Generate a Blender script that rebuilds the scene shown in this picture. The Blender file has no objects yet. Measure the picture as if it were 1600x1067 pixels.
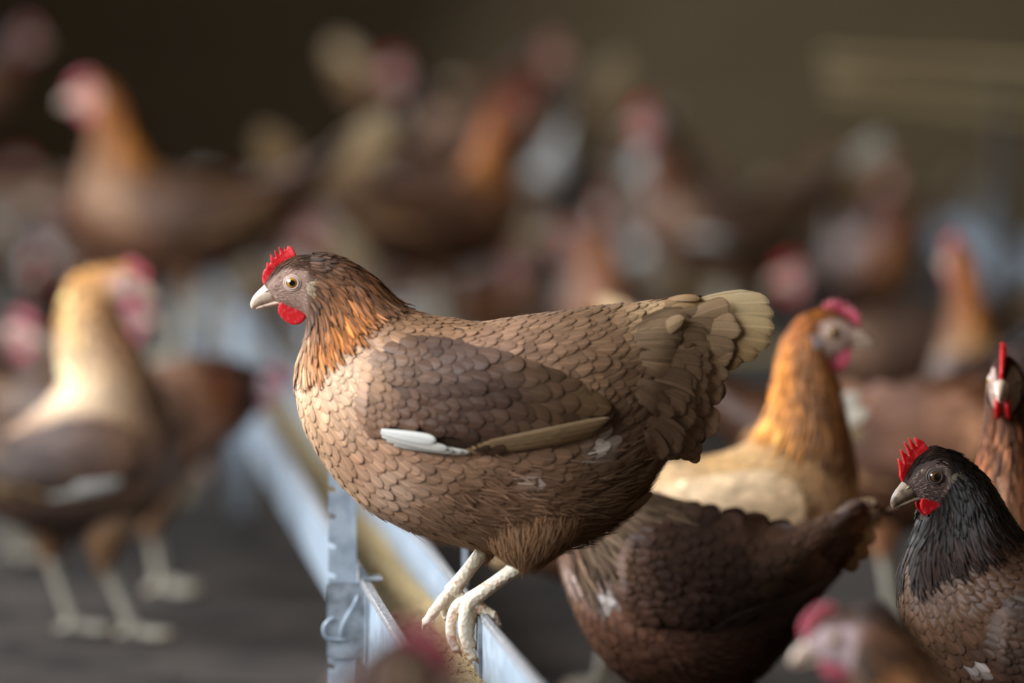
import bpy, math, random
import numpy as np
from mathutils import Vector, Matrix
from mathutils.bvhtree import BVHTree
from mathutils.geometry import tessellate_polygon

SC = bpy.context.scene
COL = SC.collection
random.seed(5)
RNG = np.random.default_rng(7)

# ------------------------------------------------------------------ camera
CAMZ, F, D0 = 0.64, 6000.0, 6000.0 / 1820.0
HOR = 150.0
PITCH = math.atan((533.5 - HOR) / F)
cam_data = bpy.data.cameras.new('camera')
cam_data.sensor_width = 36.0
cam_data.lens = 135.0
cam_data.clip_end = 200
cam_data.dof.use_dof = True
cam_data.dof.focus_distance = 3.33
cam_data.dof.aperture_fstop = 1.8
cam = bpy.data.objects.new('camera', cam_data)
cam.location = (0, 0, CAMZ)
cam.rotation_euler = (math.pi / 2 - PITCH, 0, 0)
COL.objects.link(cam)
SC.camera = cam

# ------------------------------------------------------------------ world, light, exposure
SC.view_settings.view_transform = 'Standard'
SC.view_settings.look = 'None'
SC.view_settings.gamma = 1
SC.view_settings.use_curve_mapping = False
SC.view_settings.exposure = -0.22
world = bpy.data.worlds.new('world')
SC.world = world
world.use_nodes = True
world.node_tree.nodes['Background'].inputs[0].default_value = (0.72, 0.76, 0.82, 1)
world.node_tree.nodes['Background'].inputs[1].default_value = 0.10


def area(name, loc, size, sizey, energy, color, target):
    l = bpy.data.lights.new(name, 'AREA')
    l.shape = 'RECTANGLE'
    l.size = size
    l.size_y = sizey
    l.energy = energy
    l.color = color
    o = bpy.data.objects.new(name, l)
    o.location = loc
    d = Vector(target) - Vector(loc)
    o.rotation_euler = d.to_track_quat('-Z', 'Y').to_euler()
    COL.objects.link(o)
    return o


# daylight falling in through the long side opening of the barn (left) and the open door side behind it
area('side_opening_daylight', (-2.38, 3.0, 1.75), 4.8, 1.7, 480, (0.86, 0.93, 1.0), (0.0, 3.3, 0.3))
area('side_opening_daylight_far', (-2.38, 10.9, 1.75), 8.0, 1.7, 380, (0.86, 0.93, 1.0), (0.6, 9.5, 0.3))


# ------------------------------------------------------------------ helpers
def at(px, py, Y):
    """world point on the vertical plane at depth Y seen at a pixel of the 1600x1067 frame"""
    a = (px - 800) / F
    b = (533.5 - py) / F
    dy = math.cos(PITCH) + b * math.sin(PITCH)
    dz = -math.sin(PITCH) + b * math.cos(PITCH)
    t = Y / dy
    return Vector((a * t, Y, CAMZ + dz * t))


def atz(px, py, z):
    a = (px - 800) / F
    b = (533.5 - py) / F
    dy = math.cos(PITCH) + b * math.sin(PITCH)
    dz = -math.sin(PITCH) + b * math.cos(PITCH)
    t = (z - CAMZ) / dz
    return Vector((a * t, dy * t, z))


def lin(c):
    c = np.asarray(c, float) / 255.0
    return np.where(c <= 0.04045, c / 12.92, ((c + 0.055) / 1.055) ** 2.4)


def rgb(r, g, b):
    v = lin((r, g, b))
    return (float(v[0]), float(v[1]), float(v[2]), 1)


def empty(name, loc, label=None, cat=None, group=None, rz=0):
    o = bpy.data.objects.new(name, None)
    o.location = loc
    o.rotation_euler = (0, 0, rz)
    o.empty_display_size = 0.05
    COL.objects.link(o)
    if label: o['label'] = label
    if cat: o['category'] = cat
    if group: o['group'] = group
    return o


def tag(o, label=None, cat=None, group=None, kind=None):
    if label: o['label'] = label
    if cat: o['category'] = cat
    if group: o['group'] = group
    if kind: o['kind'] = kind
    return o


class MB:
    """mesh collector: vertices with colour and uv"""
    def __init__(self):
        self.v, self.f, self.c, self.uv, self.m = [], [], [], [], []
        self.n = 0

    def add(self, V, Fc, C=None, UV=None, mi=0):
        V = np.asarray(V, float).reshape(-1, 3)
        self.v.append(V)
        base = self.n
        self.f.extend([tuple(int(i) + base for i in f) for f in Fc])
        self.m.extend([mi] * len(Fc))
        if C is None: C = np.ones((len(V), 3)) * 0.5
        C = np.asarray(C, float)
        if C.ndim == 1: C = np.tile(C, (len(V), 1))
        self.c.append(C)
        if UV is None: UV = np.zeros((len(V), 2))
        self.uv.append(np.asarray(UV, float))
        self.n += len(V)

    def build(self, name, mats, parent=None, scale=1.0, smooth=True):
        me = bpy.data.meshes.new(name)
        V = np.concatenate(self.v) * scale
        C = np.concatenate(self.c)
        UV = np.concatenate(self.uv)
        lens = np.array([len(f) for f in self.f], dtype=np.int32)
        flat = np.fromiter((i for f in self.f for i in f), dtype=np.int32)
        me.vertices.add(len(V))
        me.vertices.foreach_set('co', V.astype(np.float32).ravel())
        me.loops.add(len(flat))
        me.loops.foreach_set('vertex_index', flat)
        me.polygons.add(len(lens))
        st = np.zeros(len(lens), dtype=np.int32)
        st[1:] = np.cumsum(lens)[:-1]
        me.polygons.foreach_set('loop_start', st)
        me.polygons.foreach_set('loop_total', lens)
        me.polygons.foreach_set('use_smooth', np.full(len(lens), smooth))
        me.polygons.foreach_set('material_index', np.array(self.m, dtype=np.int32))
        me.update(calc_edges=True)
        ca = me.color_attributes.new('Col', 'FLOAT_COLOR', 'POINT')
        C4 = np.ones((len(V), 4), dtype=np.float32)
        C4[:, :3] = np.clip(C, 0, 1)
        ca.data.foreach_set('color', C4.ravel())
        ul = me.uv_layers.new(name='UVMap')
        ul.data.foreach_set('uv', UV[flat].astype(np.float32).ravel())
        me.validate()
        if not isinstance(mats, (list, tuple)): mats = [mats]
        for m in mats: me.materials.append(m)
        o = bpy.data.objects.new(name, me)
        COL.objects.link(o)
        if parent: o.parent = parent
        return o


# ------------------------------------------------------------------ materials
def nmat(name):
    m = bpy.data.materials.new(name)
    m.use_nodes = True
    nt = m.node_tree
    return m, nt, nt.nodes['Principled BSDF']


def N(nt, typ, **kw):
    n = nt.nodes.new(typ)
    for k, v in kw.items(): setattr(n, k, v)
    return n


def math_node(nt, op, a, b=None, c=None):
    n = nt.nodes.new('ShaderNodeMath')
    n.operation = op
    for i, x in enumerate((a, b, c)):
        if x is None: continue
        if isinstance(x, (int, float)): n.inputs[i].default_value = x
        else: nt.links.new(x, n.inputs[i])
    return n.outputs[0]


def maprange(nt, x, a, b, c, d):
    n = nt.nodes.new('ShaderNodeMapRange')
    n.interpolation_type = 'SMOOTHSTEP'
    nt.links.new(x, n.inputs[0])
    for i, v in enumerate((a, b, c, d)): n.inputs[i + 1].default_value = v
    return n.outputs[0]


def mul_col(nt, col, fac):
    n = nt.nodes.new('ShaderNodeVectorMath')
    n.operation = 'SCALE'
    nt.links.new(col, n.inputs[0])
    nt.links.new(fac, n.inputs['Scale'])
    return n.outputs[0]


def feather_mat(name, shaft=0.35, edge=-0.3, barb=0.18, rough=0.55, freq=26.0, bump=0.4, spec=0.35, centre=0.0, sheen=0.0, transl=0.0):
    m, nt, b = nmat(name)
    L = nt.links.new
    at_ = N(nt, 'ShaderNodeAttribute', attribute_name='Col')
    uv = N(nt, 'ShaderNodeUVMap', uv_map='UVMap')
    sep = N(nt, 'ShaderNodeSeparateXYZ')
    L(uv.outputs[0], sep.inputs[0])
    s = math_node(nt, 'ABSOLUTE', math_node(nt, 'MULTIPLY_ADD', sep.outputs[0], 2.0, -1.0))
    t = sep.outputs[1]
    sh = maprange(nt, s, 0.04, 0.12, shaft, 0.0)
    e1 = maprange(nt, s, 0.84, 0.98, 0.0, edge)
    e2 = maprange(nt, t, 0.93, 1.0, 0.0, edge)
    e = math_node(nt, 'MINIMUM', e1, e2) if edge < 0 else math_node(nt, 'MAXIMUM', e1, e2)
    ce = maprange(nt, s, 0.1, 0.7, centre, 0.0)
    ph = math_node(nt, 'ADD', math_node(nt, 'MULTIPLY', t, freq * 6.28), math_node(nt, 'MULTIPLY', s, -freq * 3.2))
    wv = math_node(nt, 'SINE', ph)
    nz = N(nt, 'ShaderNodeTexNoise')
    nz.inputs['Scale'].default_value = 900
    tc = N(nt, 'ShaderNodeTexCoord')
    L(tc.outputs['Object'], nz.inputs['Vector'])
    wvn = math_node(nt, 'ADD', math_node(nt, 'MULTIPLY', wv, 0.5), math_node(nt, 'MULTIPLY_ADD', nz.outputs[0], 2.0, -1.0))
    f = math_node(nt, 'ADD', 1.0, sh)
    f = math_node(nt, 'ADD', f, e)
    f = math_node(nt, 'ADD', f, ce)
    f = math_node(nt, 'ADD', f, math_node(nt, 'MULTIPLY', wvn, barb))
    c = mul_col(nt, at_.outputs['Color'], f)
    oi = N(nt, 'ShaderNodeObjectInfo')
    mx = N(nt, 'ShaderNodeVectorMath', operation='MULTIPLY')
    L(c, mx.inputs[0]); L(oi.outputs['Color'], mx.inputs[1])
    L(mx.outputs[0], b.inputs['Base Color'])
    b.inputs['Roughness'].default_value = rough
    b.inputs['Specular IOR Level'].default_value = spec
    b.inputs['Sheen Weight'].default_value = sheen
    b.inputs['Sheen Roughness'].default_value = 0.4
    bp = N(nt, 'ShaderNodeBump')
    bp.inputs['Strength'].default_value = bump
    bp.inputs['Distance'].default_value = 0.0004
    L(wvn, bp.inputs['Height'])
    L(bp.outputs[0], b.inputs['Normal'])
    if transl > 0:
        tr = N(nt, 'ShaderNodeBsdfTranslucent')
        L(mx.outputs[0], tr.inputs['Color'])
        ms = N(nt, 'ShaderNodeMixShader')
        ms.inputs[0].default_value = transl
        L(b.outputs[0], ms.inputs[1]); L(tr.outputs[0], ms.inputs[2])
        L(ms.outputs[0], nt.nodes['Material Output'].inputs['Surface'])
    return m


def simple(name, col, rough=0.5, metal=0.0, spec=0.5, noise=None, bump=None, sss=0.0, coat=0.0, attr=False, info=False):
    """noise=(scale, colour2, lo, hi); bump=(scale, strength, distance, kind)"""
    m, nt, b = nmat(name)
    L = nt.links.new
    tc = N(nt, 'ShaderNodeTexCoord')
    src = None
    if attr:
        a = N(nt, 'ShaderNodeAttribute', attribute_name='Col')
        src = a.outputs['Color']
    else:
        b.inputs['Base Color'].default_value = col
    if noise:
        nz = N(nt, 'ShaderNodeTexNoise')
        nz.inputs['Scale'].default_value = noise[0]
        nz.inputs['Detail'].default_value = 6
        L(tc.outputs['Object'], nz.inputs['Vector'])
        fac = maprange(nt, nz.outputs[0], noise[2], noise[3], 0, 1)
        mix = N(nt, 'ShaderNodeMix', data_type='RGBA')
        L(fac, mix.inputs[0])
        if src: L(src, mix.inputs[6])
        else: mix.inputs[6].default_value = col
        mix.inputs[7].default_value = noise[1]
        src = mix.outputs[2]
    if info:
        oi = N(nt, 'ShaderNodeObjectInfo')
        mx = N(nt, 'ShaderNodeVectorMath', operation='MULTIPLY')
        if src is None:
            rg = N(nt, 'ShaderNodeRGB'); rg.outputs[0].default_value = col; src = rg.outputs[0]
        L(src, mx.inputs[0]); L(oi.outputs['Color'], mx.inputs[1])
        src = mx.outputs[0]
    if src: L(src, b.inputs['Base Color'])
    b.inputs['Roughness'].default_value = rough
    b.inputs['Metallic'].default_value = metal
    b.inputs['Specular IOR Level'].default_value = spec
    if sss:
        b.inputs['Subsurface Weight'].default_value = sss
        b.inputs['Subsurface Radius'].default_value = (0.006, 0.0015, 0.001)
        b.inputs['Subsurface Scale'].default_value = 1.0
    b.inputs['Coat Weight'].default_value = coat
    b.inputs['Coat Roughness'].default_value = 0.1
    if bump:
        if bump[3] == 'voronoi':
            t = N(nt, 'ShaderNodeTexVoronoi')
            t.inputs['Scale'].default_value = bump[0]
            o = t.outputs['Distance']
        else:
            t = N(nt, 'ShaderNodeTexNoise')
            t.inputs['Scale'].default_value = bump[0]
            t.inputs['Detail'].default_value = 8
            o = t.outputs[0]
        L(tc.outputs['Object'], t.inputs['Vector'])
        bp = N(nt, 'ShaderNodeBump')
        bp.inputs['Strength'].default_value = bump[1]
        bp.inputs['Distance'].default_value = bump[2]
        L(o, bp.inputs['Height'])
        L(bp.outputs[0], b.inputs['Normal'])
    return m


M = {}
M['body'] = simple('body_down', None, 0.8, attr=True, info=True, bump=(600, .4, .0006, 'noise'))
M['feather'] = feather_mat('contour_feather', shaft=0.42, edge=-0.38, barb=0.09, rough=0.43, spec=0.45, bump=.25, transl=.12)
M['covert'] = feather_mat('wing_covert_feather', shaft=0.25, edge=-0.32, barb=0.12, rough=0.45, spec=0.3, bump=.3, transl=.08)
M['hackle'] = feather_mat('hackle_feather', shaft=0.35, edge=-0.55, barb=0.22, rough=0.38, freq=14, spec=0.2, centre=0.35)
M['flight'] = feather_mat('flight_feather', shaft=0.22, edge=-0.36, barb=0.16, rough=0.5, freq=48, spec=0.4, transl=0.12)
M['white_flight'] = feather_mat('white_flight_feather', shaft=-0.2, edge=-0.6, barb=0.12, rough=0.6, freq=40, spec=0.2)
M['fluff'] = feather_mat('down_fluff', shaft=0.0, edge=0.0, barb=0.05, rough=0.8, freq=3, bump=0, spec=0.15, transl=0.25)
M['skin'] = simple('face_skin', None, 0.6, attr=True, info=False, noise=(500, rgb(120, 84, 76), .45, .75), bump=(420, .8, .0008, 'voronoi'), sss=0.15)
M['comb'] = simple('comb_red', rgb(205, 22, 26), 0.5, noise=(260, rgb(225, 70, 78), .48, .7), bump=(900, .35, .0004, 'noise'), sss=0.35, spec=.4)
M['comb_pale'] = simple('comb_pink', rgb(180, 66, 82), 0.4, noise=(260, rgb(222, 130, 144), .45, .7), sss=0.3)
M['beak'] = simple('beak_horn', rgb(205, 178, 155), 0.38, noise=(160, rgb(150, 112, 92), .5, .72), sss=0.1, bump=(300, .2, .0003, 'noise'))
M['iris'] = simple('eye_iris', rgb(196, 150, 60), 0.15, noise=(900, rgb(150, 100, 30), .4, .6), coat=1.0)
M['pupil'] = simple('eye_pupil', rgb(6, 5, 5), 0.05, coat=1.0)
M['lid'] = simple('eye_lid', rgb(190, 160, 145), 0.55, sss=.1)
M['leg_grey'] = simple('leg_scales_grey', rgb(168, 158, 140), 0.6, noise=(120, rgb(130, 112, 96), .5, .75), bump=(260, .6, .001, 'voronoi'))  # darker, greyer leg colour for every hen but the sharply focused one
M['lid_shaded'] = simple('eye_lid_shaded', rgb(90, 76, 68), 0.6)  # lid copy with the shade of the backlit right hen in its colour
M['beak_shaded'] = simple('beak_horn_shaded', rgb(150, 128, 104), 0.4, noise=(160, rgb(96, 78, 62), .45, .7))  # beak copy darkened in colour for the backlit face
M['iris_shaded'] = simple('eye_iris_shaded', rgb(92, 62, 28), 0.15, coat=1.0)  # iris copy darkened in colour for the backlit face
M['leg'] = simple('leg_scales', rgb(228, 212, 186), 0.5, noise=(120, rgb(205, 150, 125), .52, .75), bump=(260, .85, .0011, 'voronoi'), sss=.1)
M['claw'] = simple('claw_horn', rgb(190, 165, 135), 0.4)


# ------------------------------------------------------------------ lofted surface
class Surf:
    """stations: rows (Tx,Tz,Bx,Bz,w,q,yo) in hen units; cross-sections span T (back side) to B (breast side)"""
    def __init__(self, st, n=80, pw=0.92):
        st = np.asarray(st, float)
        k = len(st)
        P = np.vstack([2 * st[0] - st[1], st, 2 * st[-1] - st[-2]])
        us = np.linspace(0, k - 1, n)
        R = []
        for u in us:
            i = min(int(u), k - 2)
            t = u - i
            p0, p1, p2, p3 = P[i], P[i + 1], P[i + 2], P[i + 3]
            R.append(0.5 * ((2 * p1) + (-p0 + p2) * t + (2 * p0 - 5 * p1 + 4 * p2 - p3) * t * t + (-p0 + 3 * p1 - 3 * p2 + p3) * t ** 3))
        self.R = np.array(R)
        self.R[:, 4] = np.maximum(self.R[:, 4], 0.6)
        self.n = n
        self.pw = pw

    def ring(self, u):
        u = np.asarray(u, float)
        uc = np.clip(u, 0, self.n - 1.001)
        i = uc.astype(int)
        t = (u - i)[..., None]
        r = self.R[i] * (1 - t) + self.R[i + 1] * t
        return r

    def P(self, u, v):
        r = self.ring(u)
        v = np.asarray(v, float)
        c, s = np.cos(v), np.sin(v)
        c2 = np.sign(c) * np.abs(c) ** self.pw
        s2 = np.sign(s) * np.abs(s) ** self.pw
        cx = (r[..., 0] + r[..., 2]) / 2; cz = (r[..., 1] + r[..., 3]) / 2
        ux = (r[..., 0] - r[..., 2]) / 2; uz = (r[..., 1] - r[..., 3]) / 2
        return np.stack([cx + ux * c2, r[..., 6] - s2 * np.maximum(r[..., 4], 0.4), cz + uz * c2], -1)

    def frame(self, u, v):
        e = 0.02
        p = self.P(u, v)
        du = (self.P(np.asarray(u) + .5, v) - self.P(np.asarray(u) - .5, v))
        dv = (self.P(u, np.asarray(v) + e) - self.P(u, np.asarray(v) - e)) / (2 * e)
        n = np.cross(du, dv)
        r = self.ring(u)
        c = np.stack([(r[..., 0] + r[..., 2]) / 2, r[..., 6], (r[..., 1] + r[..., 3]) / 2], -1)
        sg = np.sign(np.sum(n * (p - c), -1, keepdims=True)); sg[sg == 0] = 1
        ln = np.linalg.norm(n, axis=-1, keepdims=True)
        n = n / np.maximum(ln, 1e-6) * sg
        return p, du, dv, n

    def grid(self, m=40):
        U, V = np.meshgrid(np.arange(self.n), np.arange(m) * 2 * math.pi / m, indexing='ij')
        return self.P(U, V), U, V

    def mesh(self, m=40):
        G, U, V = self.grid(m)
        n = self.n
        verts = G.reshape(-1, 3)
        fs = []
        for i in range(n - 1):
            for j in range(m):
                a = i * m + j; b = i * m + (j + 1) % m
                fs.append((a, b, b + m, a + m))
        fs.append(tuple(range(m)))
        fs.append(tuple((n - 1) * m + j for j in reversed(range(m))))
        return verts, fs, U.reshape(-1), V.reshape(-1)


def template(kind, hi):
    if kind == 'blade':
        ts = [0, .5, 1.0]; ss = [-1, 1]
        prof = lambda t: 1.0 - 0.85 * t ** 1.5
    elif kind == 'lance':
        ts = [0, .25, .5, .75, .92, 1.0] if hi else [0, .5, 1]; ss = [-1, 0, 1]
        prof = lambda t: (0.55 + 0.45 * math.sin(min(t / .5, 1) * math.pi / 2)) * (1 if t < .6 else max(0.12, math.cos((t - .6) / .4 * math.pi / 2 * .93)))
    elif kind == 'long':
        ts = [0, .15, .3, .45, .6, .72, .84, .92, .97, 1.0] if hi else [0, .4, .8, .93, 1]; ss = [-1, -.5, 0, .5, 1] if hi else [-1, 0, 1]
        prof = lambda t: (0.5 + 0.5 * math.sin(min(t / .7, 1) * math.pi / 2)) * (1 if t < .8 else math.sqrt(max(0.04, 1 - ((t - .8) / .2) ** 2)))
    else:
        ts = [0, .3, .52, .7, .84, .94, 1.0] if hi else [0, .5, .8, 1]; ss = [-1, -.5, 0, .5, 1] if hi else [-1, 0, 1]
        prof = lambda t: (0.45 + 0.55 * math.sin(min(t / .55, 1) * math.pi / 2)) * (1 if t < .55 else math.sqrt(max(0.05, 1 - ((t - .55) / .45) ** 2.2)))
    T, S, W = [], [], []
    for t in ts:
        for s in ss:
            T.append(t); S.append(s); W.append(prof(t))
    fs = []
    m = len(ss)
    for i in range(len(ts) - 1):
        for j in range(m - 1):
            fs.append((i * m + j, i * m + j + 1, (i + 1) * m + j + 1, (i + 1) * m + j))
    return np.array(T), np.array(S), np.array(W), fs


def emit(mb, V, C, tpl, mi=0):
    """V: (n,K,3)  C: (n,3)"""
    T, S, W, fs = tpl
    n, K = V.shape[0], V.shape[1]
    fa = np.array(fs)
    allf = (fa[None] + (np.arange(n) * K)[:, None, None]).reshape(-1, fa.shape[1])
    UV = np.stack([S * .5 + .5, T], -1)
    mb.add(V.reshape(-1, 3), allf.tolist(), np.repeat(C, K, 0), np.tile(UV, (n, 1)), mi)


def conform(mb, surf, u, v, L, W, C, tpl, h0=0.5, lift=3.0, camber=1.5, skew=None, rnd=0.3, curl=0.0):
    T, S, Wp, fs = tpl
    u = np.asarray(u, float); n = len(u)
    if n == 0: return
    v = np.asarray(v, float)
    L = np.broadcast_to(L, (n,)); W = np.broadcast_to(W, (n,))
    h0 = np.broadcast_to(h0, (n,)); lift = np.broadcast_to(lift, (n,)) * (1 + RNG.normal(0, rnd, n).clip(-.7, .9))
    p, du, dv, nn = surf.frame(u, v)
    lu = np.maximum(np.linalg.norm(du, axis=-1), 0.4); lv = np.maximum(np.linalg.norm(dv, axis=-1), 3.0)
    if skew is None: skew = np.zeros(n)
    ang = skew + RNG.normal(0, 0.09, n)
    cs, sn = np.cos(ang)[:, None], np.sin(ang)[:, None]
    al = L[:, None] * T[None]; ac = W[:, None] * (S * Wp)[None]
    U = u[:, None] + (al * cs - ac * sn) / lu[:, None]
    V = v[:, None] + (al * sn + ac * cs) / lv[:, None]
    P, _, _, NN = surf.frame(U, V)
    tt = T[None]
    h = h0[:, None] + lift[:, None] * tt - camber * (S ** 2)[None] * (0.3 + tt) + (curl * tt ** 3)
    roll = RNG.normal(0, .35, n)[:, None] * S[None] * W[:, None] * .07
    P = P + NN * (h + roll)[..., None]
    emit(mb, P, C, tpl)


class Pal:
    def __init__(self, rows):
        self.q = np.array([r[0] for r in rows]); self.v = np.array([r[1] for r in rows])
        self.c = np.array([lin(r[2]) for r in rows])

    def __call__(self, q, v, var=0.12, seed=0):
        q = np.asarray(q, float); vv = np.abs(((np.asarray(v) + math.pi) % (2 * math.pi)) - math.pi) / math.pi
        d = ((q[..., None] - self.q) * 1.6) ** 2 + ((vv[..., None] - self.v) * 1.1) ** 2
        w = 1 / (d + 0.004) ** 1.6
        c = (w[..., None] * self.c).sum(-2) / w.sum(-1)[..., None]
        r = RNG.normal(0, var, q.shape)[..., None]
        return np.clip(c * np.exp(r), 0, 1)


def rows_layout(surf, u0, u1, size, vlim=None):
    """staggered (u, v) feather roots; size(q, v) -> half width; returns arrays u, v, half width"""
    U, V, Wd = [], [], []
    u = u0
    k = 0
    while u < u1:
        q = float(surf.ring(u)[5])
        m = 200
        vs = np.linspace(0, 2 * math.pi, m, endpoint=False)
        P = surf.P(np.full(m, u), vs)
        d = np.linalg.norm(np.roll(P, -1, 0) - P, axis=1)
        s = size(q, vs)
        cum = np.concatenate([[0], np.cumsum(d / (s * 1.55))])
        cnt = max(3, int(round(cum[-1])))
        tgt = (np.arange(cnt) + 0.5 * (k % 2)) * cum[-1] / cnt
        vv = np.interp(tgt, cum, np.concatenate([vs, [2 * math.pi]]))
        vv = vv + RNG.normal(0, .3, cnt) * 0.35 * np.interp(vv, vs, s) / max(30, P[:, 1].max() - P[:, 1].min())
        uu = u + RNG.normal(0, .22, cnt)
        U.append(uu); V.append(vv); Wd.append(np.interp(vv, vs, s))
        _, du, _, _ = surf.frame(np.array([u, u]), np.array([math.pi / 2, math.pi * .75]))
        st = float(np.mean(Wd[-1])) * 1.25 / max(1.0, float(np.linalg.norm(du, axis=1).mean()))
        u += max(0.12, st)
        k += 1
    return np.concatenate(U), np.concatenate(V), np.concatenate(Wd)


def noise2(x, z, s, ph=0):
    return (np.sin(x / s + 1.3 * np.sin(z / s * .7 + ph)) + np.sin(z / s * 1.3 + 2.1 * np.sin(x / s * .6 + ph * 2))) * .5


def tube(mb, pts, rads, m=12, col=None, flat=1.0):
    pts = [Vector(p) for p in pts]
    ns = []
    rings = []
    K = 4
    P = [pts[0] * 2 - pts[1]] + pts + [pts[-1] * 2 - pts[-2]]
    Rr = [rads[0]] + list(rads) + [rads[-1]]
    path, rr = [], []
    for i in range(len(pts) - 1):
        for k in range(K):
            t = k / K
            p0, p1, p2, p3 = P[i:i + 4]
            path.append(0.5 * ((2 * p1) + (p2 - p0) * t + (2 * p0 - 5 * p1 + 4 * p2 - p3) * t * t + (-p0 + 3 * p1 - 3 * p2 + p3) * t ** 3))
            rr.append(rads[i] * (1 - t) + rads[i + 1] * t)
    path.append(pts[-1]); rr.append(rads[-1])
    up = Vector((0, 1, 0.13))
    V = []
    for i, p in enumerate(path):
        d = (path[min(i + 1, len(path) - 1)] - path[max(i - 1, 0)]).normalized()
        a = up - d * up.dot(d)
        if a.length < 1e-3: a = Vector((1, 0, 0)) - d * d.x
        a.normalize(); b = d.cross(a)
        for j in range(m):
            th = 2 * math.pi * j / m
            V.append(p + (a * math.cos(th) * flat + b * math.sin(th)) * rr[i])
    fs = []
    n = len(path)
    for i in range(n - 1):
        for j in range(m):
            q = i * m + j; r = i * m + (j + 1) % m
            fs.append((q, r, r + m, q + m))
    fs.append(tuple(reversed(range(m)))); fs.append(tuple((n - 1) * m + j for j in range(m)))
    mb.add(V, fs, col)


def sheet(mb, outline, y0, th, yfun=None):
    """rounded slab in the x-z plane from an outline"""
    pts = [Vector((x, z, 0)) for x, z in outline]
    tris = tessellate_polygon([pts])
    n = len(pts)
    cx = sum(p.x for p in pts) / n; cz = sum(p.y for p in pts) / n
    V = []
    for sgn in (-1, 1):
        for p in pts:
            yy = y0 + (yfun(p.x, p.y) if yfun else 0)
            V.append((p.x, yy + sgn * th * .5, p.y))
    fs = [tuple(t) for t in tris] + [tuple(n + i for i in reversed(t)) for t in tris]
    for i in range(n):
        j = (i + 1) % n
        fs.append((i, n + i, n + j, j))
    mb.add(V, fs)


def soften(o, voxel, it=6, f=.5):
    r = o.modifiers.new('remesh', 'REMESH'); r.mode = 'VOXEL'; r.voxel_size = voxel; r.use_smooth_shade = True
    s = o.modifiers.new('smooth', 'SMOOTH'); s.iterations = it; s.factor = f


# ------------------------------------------------------------------ hen parts traced once from the sharp bird (photo pixels)
H_EYE, H_BEAK = (458, 437), (391, 476)
H_ST = [(413, 440, 431, 469, 11), (430, 417, 446, 478, 17), (450, 401, 464, 484, 22), (475, 395, 478, 492, 26)]
COMB = [(412, 441), (409.3, 432), (411, 423), (413.2, 416), (415.4, 418), (417.5, 404.6), (423.5, 410), (422.6, 392), (431.8, 402), (428.8, 385.2), (439, 396.8),
        (435, 380.3), (446, 390.8), (443, 380.9), (448.3, 387), (449.5, 380.3), (455, 381.3), (460, 387), (462.6, 394), (462, 404), (449, 416), (440, 424), (433, 436), (425, 443)]
WATT = [(437, 470), (434.8, 476), (435.2, 484), (440, 492), (449, 500), (458, 503.3), (467, 502.5), (475, 497.5), (479, 488), (477, 476), (468.5, 466), (455, 464), (443, 464)]
BEAK_U = [(416, 438, 434, 467, 12), (409, 445, 424, 468.5, 10.5), (401, 452.5, 411, 472, 8.5), (394.5, 461, 401, 475.5, 6), (391, 469.5, 396, 478.5, 3.6), (391.5, 476, 394, 480, 1.3)]
BEAK_L = [(436, 463, 438, 473, 10), (425, 467, 426, 474.5, 8), (413, 470.5, 414, 477, 6), (402, 475, 403, 479, 3), (399, 477, 400, 479.5, 1.2)]

HEN_PAL = [
    (0.3, .1, (88, 62, 48)), (0.9, .0, (70, 50, 38)), (0.9, .5, (84, 58, 44)), (0.9, .9, (120, 92, 72)),
    (1.25, .1, (76, 52, 38)), (1.25, .6, (128, 82, 48)), (1.6, .1, (98, 68, 48)), (1.7, .55, (165, 104, 54)),
    (1.6, .95, (196, 156, 116)), (2.0, .0, (150, 112, 82)), (2.0, .75, (198, 152, 116)), (2.0, 1, (212, 170, 132)),
    (2.3, 1, (198, 156, 120)), (2.3, .72, (176, 132, 102)), (2.3, .4, (128, 96, 76)), (2.6, .95, (150, 114, 86)),
    (2.6, .65, (146, 110, 84)), (2.6, .0, (116, 86, 62)), (2.9, .85, (130, 98, 70)), (2.9, .5, (106, 78, 56)),
    (3.0, .1, (118, 88, 62)), (3.3, .15, (178, 142, 98)), (3.3, .7, (140, 106, 74))]


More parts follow.
